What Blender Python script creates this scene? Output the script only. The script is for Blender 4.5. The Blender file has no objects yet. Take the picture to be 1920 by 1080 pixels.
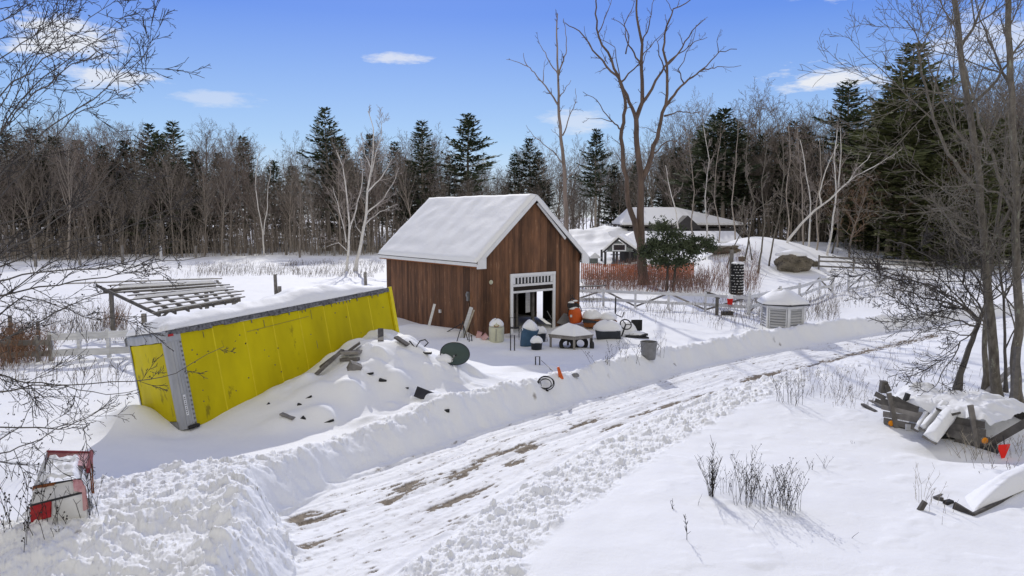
import bpy, math, random
import numpy as np
from mathutils import Vector, Matrix
PI = math.pi
scene = bpy.context.scene
C = scene.collection
rnd = random.Random(7)

# ------------------------------------------------------------------ camera
CAMH = 5.5; F = 1345.0; PITCH = math.atan(135.0/1345.0)
cam_d = bpy.data.cameras.new('camera'); cam = bpy.data.objects.new('camera', cam_d); C.objects.link(cam)
cam_d.sensor_width = 36.0; cam_d.lens = F/1920.0*36.0; cam_d.clip_end = 6000; cam_d.clip_start = 0.1
cam.location = (0, 0, CAMH); cam.rotation_euler = (PI/2 - PITCH, 0, 0)
scene.camera = cam
CP, SP = math.cos(PITCH), math.sin(PITCH)

def ray(u, v):
    x = (u-960)/F; y = (540-v)/F
    return Vector((x, CP + SP*y, -SP + CP*y))
def G(u, v, z=0.0):                 # point of the level z seen at a pixel
    d = ray(u, v); t = (z-CAMH)/d.z
    return Vector((d.x*t, d.y*t, z))
def D(u, v, Y):                     # point at distance Y seen at a pixel
    d = ray(u, v); t = Y/d.y
    return Vector((d.x*t, Y, CAMH + d.z*t))

# ------------------------------------------------------------------ noise (numpy)
_rs = np.random.RandomState(11)
_perm = _rs.permutation(512).astype(np.int64); _perm = np.concatenate([_perm, _perm, _perm])
_ga = _rs.rand(512)*2*PI; _gx = np.cos(_ga); _gy = np.sin(_ga)
_cr = _rs.rand(512, 3)
def _h(ix, iy): return _perm[(_perm[ix & 511] + iy) & 511]
def noise(x, y):
    x = np.asarray(x, float); y = np.asarray(y, float)
    ix = np.floor(x).astype(np.int64); iy = np.floor(y).astype(np.int64)
    fx = x-ix; fy = y-iy
    u = fx*fx*fx*(fx*(fx*6-15)+10); v = fy*fy*fy*(fy*(fy*6-15)+10)
    def g(i, j):
        h = _h(ix+i, iy+j); return _gx[h]*(fx-i) + _gy[h]*(fy-j)
    a = g(0,0)*(1-u)+g(1,0)*u; b = g(0,1)*(1-u)+g(1,1)*u
    return (a*(1-v)+b*v)*1.4
def fbm(x, y, o=4, gain=.5):
    s = 0; a = 1.0
    for k in range(o):
        s = s + a*noise(x+17.3*k, y-9.1*k); x = x*2.03; y = y*2.03; a *= gain
    return s
def clods(x, y, p=.75):              # rounded lumps scattered over unit cells
    x = np.asarray(x, float); y = np.asarray(y, float)
    ix = np.floor(x).astype(np.int64); iy = np.floor(y).astype(np.int64)
    out = np.zeros_like(x)
    for i in (-1,0,1):
        for j in (-1,0,1):
            h = _h(ix+i, iy+j); c = _cr[h]
            dx = x-(ix+i+c[...,0]); dy = y-(iy+j+c[...,1])
            r = .28+.5*c[...,2]; amp = np.where(_cr[(h*7+3)&511][...,0] < p, .35+.65*_cr[(h*5+1)&511][...,1], 0)
            q = 1-(dx*dx+dy*dy)/(r*r)
            out = np.maximum(out, amp*np.sqrt(np.clip(q, 0, 1)))
    return out
def chunks(x, y, p=.75):             # broken angular lumps with tilted flat tops
    x = np.asarray(x, float); y = np.asarray(y, float)
    ix = np.floor(x).astype(np.int64); iy = np.floor(y).astype(np.int64)
    out = np.zeros_like(x)
    for i in (-1,0,1):
        for j in (-1,0,1):
            h = _h(ix+i, iy+j); c = _cr[h]; c2 = _cr[(h*5+1)&511]; c3 = _cr[(h*7+3)&511]
            dx = x-(ix+i+c[...,0]); dy = y-(iy+j+c[...,1]); a = c[...,2]*3.14
            u = dx*np.cos(a)+dy*np.sin(a); v = -dx*np.sin(a)+dy*np.cos(a)
            r = .26+.42*c2[...,0]; m = np.maximum(np.abs(u)*1.15, np.abs(v)*(1+.8*c2[...,1])) + .35*np.abs(u+v*.6)
            q = np.clip((1-m/r)*3.2, 0, 1)
            amp = np.where(c3[...,0] < p, .3+.7*c2[...,2], 0)
            out = np.maximum(out, q*amp*(.75+.9*(u*(c3[...,1]-.5)+v*(c3[...,2]-.5))/r))
    return out
def ss(a, b, x):
    t = np.clip((x-a)/(b-a), 0, 1); return t*t*(3-2*t)

# ------------------------------------------------------------------ ground height
RZ = -.42
def poly_px(L, z): return np.array([[G(u, v, z).x, G(u, v, z).y] for u, v in L])
LE = poly_px([(640,1400),(555,1080),(520,975),(700,875),(900,806),(1100,747),(1300,690),(1450,658),(1600,632),(1750,610),(1950,585),(2250,563)], RZ)
RE = poly_px([(500,1400),(740,1080),(905,960),(1100,842),(1250,774),(1400,722),(1500,696),(1650,662),(1770,638),(1980,606),(2300,574)], RZ)
LE[0] = (-2.9, 2.0); RE[0] = (-.9, 2.0)
_d = LE[3]-LE[5]; _d = _d/math.hypot(*_d)
TR = np.vstack([[LE[3]+_d*14+np.array([-1.2,.9])], [LE[3]+_d*5+np.array([-.25,.2])], LE[3:]])
def sd(P, x, y):
    best = np.full(x.shape, 1e9); sg = np.zeros(x.shape); al = np.zeros(x.shape); acc = 0.0
    for a, b in zip(P[:-1], P[1:]):
        d = b-a; L = math.hypot(*d); d = d/L
        px = x-a[0]; py = y-a[1]
        t = np.clip(px*d[0]+py*d[1], 0, L)
        qx = px-d[0]*t; qy = py-d[1]*t
        dd = qx*qx+qy*qy
        m = dd < best
        best = np.where(m, dd, best)
        sg = np.where(m, np.sign(d[0]*py-d[1]*px), sg); al = np.where(m, acc+t, al); acc += L
    return np.sqrt(best)*sg, al
def gau(x, y, cx, cy, sx, sy, rot=0.0):
    c, s = math.cos(rot), math.sin(rot)
    dx = x-cx; dy = y-cy
    a = (dx*c+dy*s)/sx; b = (-dx*s+dy*c)/sy
    return np.exp(-(a*a+b*b))
def G0(u, v): p = G(u, v, 0); return p.x, p.y
# trailer frame (used for drifts too)
TB = G(345, 806, -.02)
TA = Vector((.575, .815, .058)).normalized()
TU = Vector((-.165, .045, .985)); TU = (TU - TA*TU.dot(TA)).normalized()
TW = TU.cross(TA).normalized()
TL, TWd, TH = 8.15, 2.1, 2.6
DEB = [  # lumps of the snowed-in scrap pile: px, py(on level ground), amp, sx, sy
 (700,742,.95,1.5,1.6,0),(800,735,.72,1.5,1.3,0),(610,775,.55,1.4,1.0,.3),(872,722,.26,1.2,.8,0),
 (690,705,.55,1.1,1.0,0),(745,760,.35,.45,.4,0),(655,775,.28,.4,.35,.4),(600,795,.25,.45,.3,0),(860,775,.24,.55,.35,.3),
 (810,768,.22,.4,.3,0),(540,800,.22,.5,.35,0),(700,800,.22,.6,.3,0),(770,712,.22,.4,.4,0),(575,760,.2,.3,.3,0)]
PATCH = [(760,915,.5,.22),(860,887,.7,.17),(988,838,.75,.2),(1105,791,.7,.12),(560,971,.5,.12),(604,969,.7,.13),(868,935,.7,.12),
 (893,975,.7,.2),(992,935,.5,.16),(832,1027,.5,.12),(592,1021,.45,.12),(920,855,.6,.12),(962,868,.5,.1),(1086,797,.6,.09),(1255,760,.8,.12),
 (1310,745,1.0,.13),(1430,704,1.2,.15),(905,990,.4,.25),(1050,887,.5,.1),(1205,775,.6,.1),(945,848,.5,.1),(1150,800,.5,.08),(735,935,.4,.1)]
STREAK = poly_px([(1400,716),(1540,682),(1610,662),(1690,643),(1755,628)], RZ)
def ground(x, y, full=False):
    x = np.atleast_1d(np.asarray(x, float)); y = np.atleast_1d(np.asarray(y, float))
    r = np.hypot(x, y)
    h = .07*fbm(x/7, y/7, 3) + .022*fbm(x/1.3+5, y/1.3, 2)
    h = h + .012*ss(10,30,r)*noise(x/.8, y/1.6)
    # far land
    h = h + 2.9*gau(x,y,27,76,7.5,8.5) + .9*gau(x,y,21,70,4,5)
    h = h + 3.0*gau(x,y,12,101,11,10)*(1+.25*fbm(x/5,y/5,3)) + 2.0*gau(x,y,34,97,24,14)
    h = h + 1.4*ss(95,150,y)*np.clip(.5+noise(x/40,y/40),0,2)
    h = h + .35*np.clip(fbm(x/9, y/4, 2),0,1)*ss(60,80,y)
    # drifts against the trailer
    c, s = TA.x, TA.y; n = math.hypot(c, s); c /= n; s /= n
    ax = (x-TB.x)*c+(y-TB.y)*s; ay = -(x-TB.x)*s+(y-TB.y)*c      # along, and to the left of the near side
    drift = ss(-.1, 1.6, ax)*(.08+1.12*np.clip(ax/7.8,0,1.0)**1.15)*np.exp(-np.clip(-ay-.1,0,9)**2/(1.0+.1*ax)**2)*(1-ss(7.8,9.6,ax))
    drift = drift*np.where(ay > .3, np.clip(1-(ay-.3)/1.5,0,1), 1)
    h = h + drift
    nx, ny = TB.x+TW.x*1.55-TA.x*.55, TB.y+TW.y*1.55-TA.y*.55
    h = h + .52*gau(x,y,nx,ny,.85,.75,-.5)
    h = h - .12*gau(x,y,TB.x-.1,TB.y-.3,.5,.4)
    for u, v, a, sx, sy, ro in DEB:
        cx, cy = G0(u, v); h = h + a*gau(x,y,cx,cy,sx,sy,ro)
    cx, cy = G0(715, 740); pm = gau(x,y,cx,cy,4.2,2.6)
    wx_ = x+.25*noise(x*1.3,y*1.3); wy_ = y+.25*noise(y*1.3+7,x*1.3)
    h = h + pm*(.10*np.abs(fbm(x/1.5+3, y/1.5, 2)) + .26*clods(wx_/1.15, wy_/.8, .7)**2.6 + .13*clods(wx_/.55+4, wy_/.45, .6)**2.4 - .08*clods(wx_/.8+9, wy_/.6+2, .5)**3)
    # right-hand scrap trailer, plank frame
    cx, cy = G0(1790, 800); h = h + .35*gau(x,y,cx+.4,cy+.7,1.9,1.1,-.25)
    cx, cy = G0(1720,845); h = h - .22*gau(x,y,cx+.9,cy-.1,1.0,.35,-.3)
    cx, cy = G0(1900,905); h = h + .12*gau(x,y,cx,cy,1.3,.8)
    # humps in front of the shed
    for u,v,a,sx,sy in ((1000,690,.16,1.0,.5),(960,660,.12,.8,.5),(1150,640,.2,1.5,.8),(900,640,.22,1.2,.6),(830,625,.25,1.6,.7),(780,620,.3,1.3,.8),(1120,612,.25,1.6,.6)):
        cx, cy = G0(u, v); h = h + a*gau(x,y,cx,cy,sx,sy)
    # small smooth hollows and humps on the near right
    m = ss(0,3,x-1)*ss(8,10,y)*(1-ss(22,28,y))
    h = h + m*.035*np.clip(fbm(x/.9+9, y/.75, 3)-.15,0,1)
    # road and ploughed banks
    near = r < 90
    dl = np.full(x.shape, 99.0); dr = np.full(x.shape, 99.0); al = np.zeros(x.shape); dirt = np.zeros(x.shape); ar = al.copy()
    if near.any():
        a_, b_ = sd(LE, x[near], y[near]); dl[near] = a_; al[near] = b_
        a_, b_ = sd(RE, x[near], y[near]); dr[near] = -a_; ar[near] = b_
    wob = .18*fbm(x/1.1, y/1.1, 3)
    dlw = dl+wob*.6; drw = dr+wob*.5
    inside = (dl < 0) & (dr < 0)
    toward = np.minimum(dl, 99)
    fl = ss(-.02, .70, dlw); fr = ss(-.05, .42, drw)*.55 + ss(.3, 2.4, drw)*.45
    blend = np.where(dl > dr, fl, fr)
    blend = np.where(inside, np.maximum(ss(-.02,.70,dlw), ss(-.05,.42,drw)*.55), blend)
    bigr = np.clip(1-ss(60,80,r),0,1)
    hb = h.copy()
    h = h*blend + (RZ*(1-blend))*1.0
    h = np.where(r > 90, hb, h)
    # left bank crest
    far_f = 1-ss(34,60,r)
    crest = .27*np.exp(-((dlw-.82)/.34)**2) + .12*np.exp(-((dlw-1.35)/.6)**2)
    h = h + np.where(dl > dr, crest, 0)*(.4+.6*far_f)*(1+.5*noise(al/1.3, al*0))
    # ledge half way down the near left bank
    led = np.exp(-((dlw-.35)/.22)**2)*.10*(1-ss(19,24,r)); h = h + np.where(dl > dr, led, 0)
    # clods
    cl = 1-ss(38,60,r)
    lm = np.where(dl > dr, (.28*ss(.0,.3,dlw)+.72*ss(.5,.72,dlw))*(1-ss(.95,1.5,dlw)), 0)*cl
    rw = 2.15 + .25*noise(ar/2.2, ar*0+3)
    rm = np.where(dr >= dl, ss(.0,.2,drw)*(1-ss(rw-.35,rw+.05,drw)), 0)*(1-ss(24,36,r))
    # heap at lower left
    hm = np.zeros(x.shape); hp = np.zeros(x.shape)
    for u,v,a,sx,sy,ro in ((330,985,.42,2.1,1.35,.15),(150,1030,.30,1.9,.9,.2),(395,900,.30,1.5,.8,.1),(440,1010,.22,1.3,1.0,0),(270,940,.2,1.4,.8,0),(200,975,.12,1.4,.7,.3),(90,1075,.3,2.0,.9,0),(300,1120,.25,3,1,0)):
        cx, cy = G0(u, v); g = gau(x,y,cx,cy,sx,sy,ro); hp = hp + a*g; hm = np.maximum(hm, ss(.25,.5,g))
    hp = hp*np.where(inside, .35, 1)*ss(-.9,.3,np.where(dr>=dl,-dr,dl)+.0)
    hm = hm*ss(-.35,.05,dl)*np.where(dr>=dl, 0, 1)
    h = h + hp
    msk = np.clip(lm*.75+rm+hm, 0, 1)
    if full:
        k = msk > .002
        if k.any():
            X, Y = x[k], y[k]; S = 0.0
            wx = X+.10*fbm(X*2.2,Y*2.2,2); wy = Y+.10*fbm(X*2.2+40,Y*2.2,2)
            c = .075*fbm(wx*1.7, wy*1.7, 3) + .10*chunks(wx/.38, wy/.38, .5) + .075*chunks(wx/.19+5, wy/.19, .6) + .03*clods(wx/.17+15, wy/.17, .5) + .038*chunks(wx/.095, wy/.095+9, .65) + .014*noise(X*28, Y*28)
            # slabs broken from the crust, at the heap
            sx_ = np.floor(wx/.42+.3*noise(X*1.5,Y*1.5)); tilt = noise(sx_*3.7, np.floor(wy/.36)*2.1)
            c = c + hm[k]*(.10*tilt*ss(-.2,.3,noise(X/1.4+4,Y/1.4)) + .12*chunks(wx/.75+3, wy/.5, .5))
            h[k] = h[k] + msk[k]*c
            dirt[k] = .75*ss(.72,.82,clods(X/.22, Y/.22, .09))*ss(.2,.6,noise(X/1.7,Y/1.7)+.35)
        k = inside | ((dl<.2)&(dr<.2))
        if k.any():
            b_, a_ = sd(TR, x[k], y[k]); A, B = a_, b_
            g = .006*noise(A/1.6, B*8) + .007*noise(A/.7, B*26)*ss(-.1,.4,noise(A/3,B*1.5)) + .010*fbm(A/2.5, B*2.0, 2)+.014*clods(x[k]/.13, y[k]/.13, .06)+.010*ss(.1,.5,fbm(x[k]*3,y[k]*3,3))
            for off, w, dep in ((-.32,.06,.055),(-1.0,.10,.03),(-1.16,.05,.03),(-1.75,.06,.02),(-2.05,.10,.03),(-.62,.05,.018)):
                o2 = off+.06*noise(A/7+off*9, A*0); g = g - dep*1.35*np.exp(-((B-o2)/w)**2)*(.75+.6*noise(A/2.5+off*5, A*0+2))
            g = g + .05*np.exp(-((dr[k]+.18)/.10)**2)*(.6+.6*noise(A/1.5,A*0+7))
            h[k] = h[k] + g
            # bare gravel showing through the packed snow
            XX, YY = x[k], y[k]
            nz = fbm(A*1.1, B*5.0, 4) + .5*fbm(XX*7, YY*7, 2)
            dd = np.zeros(A.shape)
            for u, v, sa, sb in PATCH:
                p = G(u, v, RZ)
                a0, b0 = sd(TR, np.array([p.x]), np.array([p.y]))
                A0 = b0[0]
                dd = np.maximum(dd, np.exp(-((A-A0)/(sa*1.0))**2-((B-a0[0])/(sb*1.25))**2))
            s_, _ = sd(STREAK, XX, YY)
            st = np.exp(-(s_/.30)**2)
            v_ = dd*1.45 + st*1.05 + nz*.50 + .80*fbm(A*3.2, B*12, 4) - .66
            v2 = nz*.8 - .57 - .22*np.abs(B+1.15) + .55*fbm(A*5,B*16,3)
            dirt[k] = np.clip(ss(0,.22,v_)+.7*ss(0,.2,v2),0,1)*ss(-.0,-.25,np.maximum(dl[k],dr[k])+.0)
            dsm = .30*ss(-.5,.2,v_)+ .16*ss(.0,.6,fbm(A*.5,B*3,4)) + .35*ss(.55,.75,clods(XX/.14,YY/.14,.25))*ss(0,.5,fbm(A*.6+3,B*1.5,2))
            dirt[k] = np.maximum(dirt[k], dsm*ss(-.0,-.3,np.maximum(dl[k],dr[k])))
            h[k] = h[k] - .02*ss(0,.3,v_)
    if full: return h, dirt
    return h
def hz(x, y): return float(ground(np.array([x]), np.array([y]))[0])
def GZ(u, v):                        # where the pixel's ray meets the ground
    d = ray(u, v); t0 = (4.6-CAMH)/d.z; t1 = min((-.9-CAMH)/d.z, 300.0)
    t = t0+(t1-t0)*np.linspace(0, 1, 260)
    for _ in range(2):
        f = CAMH+d.z*t-ground(d.x*t, d.y*t); i = int(np.argmax(f < 0)) if (f < 0).any() else len(t)-1
        t = np.linspace(t[max(0, i-1)], t[i], 24)
    i = len(t)//2; x, y = d.x*t[i], d.y*t[i]
    return Vector((x, y, hz(x, y)))
def onto(x, y, dz=0): return Vector((x, y, hz(x, y)+dz))

# ------------------------------------------------------------------ materials
def nodes(m):
    m.use_nodes = True; nt = m.node_tree; nt.nodes.clear()
    o = nt.nodes.new('ShaderNodeOutputMaterial'); b = nt.nodes.new('ShaderNodeBsdfPrincipled')
    nt.links.new(b.outputs[0], o.inputs[0]); return nt, b
def N(nt, t, **k):
    n = nt.nodes.new(t)
    for a, v in k.items():
        if a in n.inputs: n.inputs[a].default_value = v
        else: setattr(n, a, v)
    return n
def mixc(nt, fac, a, b, mode='MIX'):
    n = nt.nodes.new('ShaderNodeMix'); n.data_type = 'RGBA'; n.blend_type = mode
    for i, v in ((0, fac), (6, a), (7, b)):
        if hasattr(v, 'links'): nt.links.new(v, n.inputs[i])
        elif isinstance(v, (int, float)): n.inputs[i].default_value = v
        else: n.inputs[i].default_value = (*v, 1)[:4]
    return n.outputs[2]
def ramp(nt, src, a, b, c0=0.0, c1=1.0):
    n = nt.nodes.new('ShaderNodeMapRange'); n.inputs[1].default_value = a; n.inputs[2].default_value = b
    n.inputs[3].default_value = c0; n.inputs[4].default_value = c1
    nt.links.new(src, n.inputs[0]); return n.outputs[0]
def ntex(nt, vec, scale, detail=4, rough=.6):
    n = N(nt, 'ShaderNodeTexNoise', Scale=scale, Detail=detail, Roughness=rough); nt.links.new(vec, n.inputs['Vector']); return n.outputs[0]
def scaled(nt, vec, s):
    n = nt.nodes.new('ShaderNodeMapping'); n.inputs['Scale'].default_value = s; nt.links.new(vec, n.inputs['Vector']); return n.outputs[0]
def pmat(name, col, rough=.75, metal=0.0, col2=None, var=.2, scale=4.0, stretch=(1,1,1), bump=0.0, bscale=40.0, tone=0.0, orand=0.0, spec=.3, fleck=None, two=False):
    m = bpy.data.materials.new(name); nt, b = nodes(m)
    tc = N(nt, 'ShaderNodeTexCoord').outputs['Object']; vec = scaled(nt, tc, stretch)
    f = ramp(nt, ntex(nt, vec, scale), .3, .7)
    c2 = col2 or tuple(min(1, c*(1+var)) for c in col); c1 = col if col2 else tuple(c*(1-var) for c in col)
    c = mixc(nt, f, c1, c2)
    if fleck:
        fc, fs, ft = fleck
        g = ramp(nt, ntex(nt, vec, fs, 5, .7), ft, ft+.06); c = mixc(nt, g, c, fc)
    if tone:
        a = N(nt, 'ShaderNodeAttribute', attribute_name='tone'); g = ramp(nt, a.outputs['Fac'], 0, 1, 1-tone, 1+tone)
        cc = N(nt, 'ShaderNodeCombineColor'); [nt.links.new(g, cc.inputs[i]) for i in range(3)]
        c = mixc(nt, 1.0, c, cc.outputs[0], 'MULTIPLY')
    if orand:
        oi = N(nt, 'ShaderNodeObjectInfo'); g = ramp(nt, oi.outputs['Random'], 0, 1, 1-orand, 1+orand)
        cc = N(nt, 'ShaderNodeCombineColor'); [nt.links.new(g, cc.inputs[i]) for i in range(3)]
        c = mixc(nt, 1.0, c, cc.outputs[0], 'MULTIPLY')
    nt.links.new(c, b.inputs['Base Color'])
    b.inputs['Roughness'].default_value = rough; b.inputs['Metallic'].default_value = metal
    b.inputs['Specular IOR Level'].default_value = spec
    if bump:
        bn = N(nt, 'ShaderNodeBump', Strength=1.0, Distance=bump); nt.links.new(ntex(nt, vec, bscale, 5, .65), bn.inputs['Height'])
        nt.links.new(bn.outputs[0], b.inputs['Normal'])
    return m
SNOWC = (.84,.85,.875)
M = {}
M['snow'] = pmat('snow', SNOWC, .65, var=.012, scale=.8, bump=.012, bscale=9, spec=.15)
M['boards'] = pmat('brown_stained_boards', (.080,.042,.026), .8, col2=(.185,.088,.045), scale=2.0, stretch=(2.2,2.2,.4), tone=.42, bump=.003, bscale=30, fleck=((.27,.17,.105),4,.62))
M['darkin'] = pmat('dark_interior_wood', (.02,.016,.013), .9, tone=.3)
M['white'] = pmat('white_painted_wood', (.74,.75,.77), .6, var=.05, scale=3, tone=.06, bump=.001)
M['whitew'] = pmat('weathered_white_board', (.50,.51,.54), .8, col2=(.68,.69,.72), scale=5, stretch=(.5,.5,3), tone=.12, fleck=((.25,.24,.23),14,.70))
M['grey'] = pmat('weathered_grey_wood', (.13,.12,.115), .85, col2=(.27,.255,.24), scale=4, stretch=(1,1,1), tone=.3, bump=.004, bscale=50)
M['greyd'] = pmat('dark_grey_wood', (.065,.06,.058), .85, col2=(.14,.13,.12), scale=5, tone=.3, bump=.004, bscale=40)
M['yellow'] = pmat('yellow_panel', (.42,.345,.003), .5, col2=(.62,.52,.004), scale=.8, stretch=(1,1,.4), fleck=((.28,.23,.012),2.2,.62), spec=.12)
M['yellowe'] = pmat('yellow_paint_trim', (.66,.55,.006), .45, var=.08, scale=5)
M['alu'] = pmat('weathered_aluminium', (.30,.31,.33), .45, .55, col2=(.42,.43,.46), scale=3, stretch=(2,2,.4), bump=.002)
M['black'] = pmat('black_rubber', (.02,.02,.022), .75, var=.3, bump=.003)
M['blackm'] = pmat('black_metal', (.03,.03,.034), .5, var=.3)
M['tear'] = pmat('torn_black_membrane', (.03,.03,.035), .7, col2=(.22,.22,.24), scale=14, bump=.01, bscale=30)
M['red'] = pmat('faded_red_paint', (.45,.02,.03), .5, col2=(.30,.02,.02), scale=6, fleck=((.35,.14,.06),9,.62))
M['rust'] = pmat('rusted_metal', (.16,.055,.02), .9, col2=(.33,.12,.04), scale=9)
M['wmetal'] = pmat('chalky_white_metal', (.72,.72,.72), .55, var=.08, scale=2, fleck=((.35,.33,.32),8,.70))
M['maroon'] = pmat('dull_maroon_paint', (.16,.018,.03), .6, col2=(.26,.05,.06), scale=5)
M['pink'] = pmat('sun_faded_red_metal', (.42,.16,.17), .5, col2=(.62,.42,.42), scale=2.5)
M['orange'] = pmat('orange_plastic', (.58,.10,.015), .5, var=.12)
M['bred'] = pmat('bright_red_reflector', (.85,.02,.01), .4, var=.03)
M['amber'] = pmat('amber_reflector', (.85,.30,.01), .35, var=.08)
M['blue'] = pmat('faded_blue_plastic', (.045,.10,.17), .5, var=.15, scale=4)
M['dblue'] = pmat('dark_slate_plastic', (.03,.035,.045), .5, var=.2)
M['green'] = pmat('dull_green_metal', (.055,.085,.08), .35, var=.12, scale=2)
M['cream'] = pmat('cream_plastic', (.55,.55,.42), .5, var=.1, fleck=((.25,.24,.17),6,.64))
M['galv'] = pmat('galvanised_metal', (.20,.20,.205), .5, .3, var=.2, scale=6)
M['rock'] = pmat('brown_grey_rock', (.10,.088,.068), .85, col2=(.23,.20,.155), scale=1.4, bump=.10, bscale=3, fleck=((.04,.035,.03),3,.58))
M['shingle'] = pmat('dark_house_siding', (.06,.058,.06), .85, var=.25, scale=2)
M['gsid'] = pmat('grey_green_siding', (.20,.22,.21), .8, var=.12, scale=2)
M['glass'] = pmat('dark_window_glass', (.02,.025,.03), .1, var=.1, spec=.6)
M['net'] = pmat('orange_safety_netting', (.46,.15,.07), .7, var=.2, scale=1.5)
M['russet'] = pmat('russet_brush', (.24,.13,.075), .9, col2=(.15,.10,.07), scale=1, tone=.4)
M['redbrush'] = pmat('reddish_brush', (.24,.125,.10), .85, col2=(.20,.14,.115), scale=.6, tone=.4)
M['weed'] = pmat('dry_weed', (.09,.068,.05), .9, col2=(.17,.14,.11), scale=1, tone=.35)
M['weedd'] = pmat('dark_dry_weed', (.035,.03,.028), .9, var=.3, tone=.3)
M['straw'] = pmat('straw_weed', (.30,.27,.22), .9, var=.2, tone=.3)
M['bark'] = pmat('grey_brown_bark', (.24,.205,.175), .9, col2=(.40,.355,.315), scale=3, stretch=(3,3,.6), orand=.22, bump=.02, bscale=12)
M['barkn'] = pmat('lichened_grey_bark', (.085,.074,.063), .9, col2=(.21,.19,.16), scale=5, stretch=(2,2,.7), bump=.02, bscale=16, fleck=((.27,.28,.22),3.2,.60))
M['twig'] = pmat('grey_brown_twigs', (.29,.255,.225), .9, col2=(.19,.16,.14), scale=.25, orand=.25)
M['twigr'] = pmat('purplish_brown_twigs', (.27,.222,.20), .9, col2=(.19,.15,.135), scale=.25, orand=.2)
M['twigd'] = pmat('dark_near_twigs', (.045,.04,.038), .9, var=.3, scale=2)
M['barkd'] = pmat('dark_near_bark', (.07,.063,.058), .9, col2=(.12,.11,.10), scale=3, bump=.006)
M['birch'] = pmat('pale_birch_bark', (.55,.53,.50), .8, col2=(.70,.68,.65), scale=3, orand=.12, fleck=((.15,.13,.12),4,.62))
M['twigw'] = pmat('warm_brown_twigs', (.30,.19,.12), .9, col2=(.19,.125,.09), scale=.25, orand=.25)
M['btwig'] = pmat('pale_birch_twigs', (.34,.30,.28), .85, var=.2, scale=1)
M['dead'] = pmat('bare_dead_wood', (.075,.056,.047), .9, col2=(.175,.125,.098), scale=1.3, stretch=(2,2,.4), bump=.03, bscale=8)
M['deadg'] = pmat('grey_dead_wood', (.15,.12,.10), .9, col2=(.32,.26,.23), scale=1.3, stretch=(2,2,.4), bump=.02, bscale=8)
M['needle'] = pmat('conifer_needles', (.05,.072,.04), .8, col2=(.115,.14,.07), scale=.7, orand=.3)
M['needleo'] = pmat('olive_conifer_needles', (.085,.10,.04), .8, col2=(.17,.18,.075), scale=.5, orand=.2)

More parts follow.
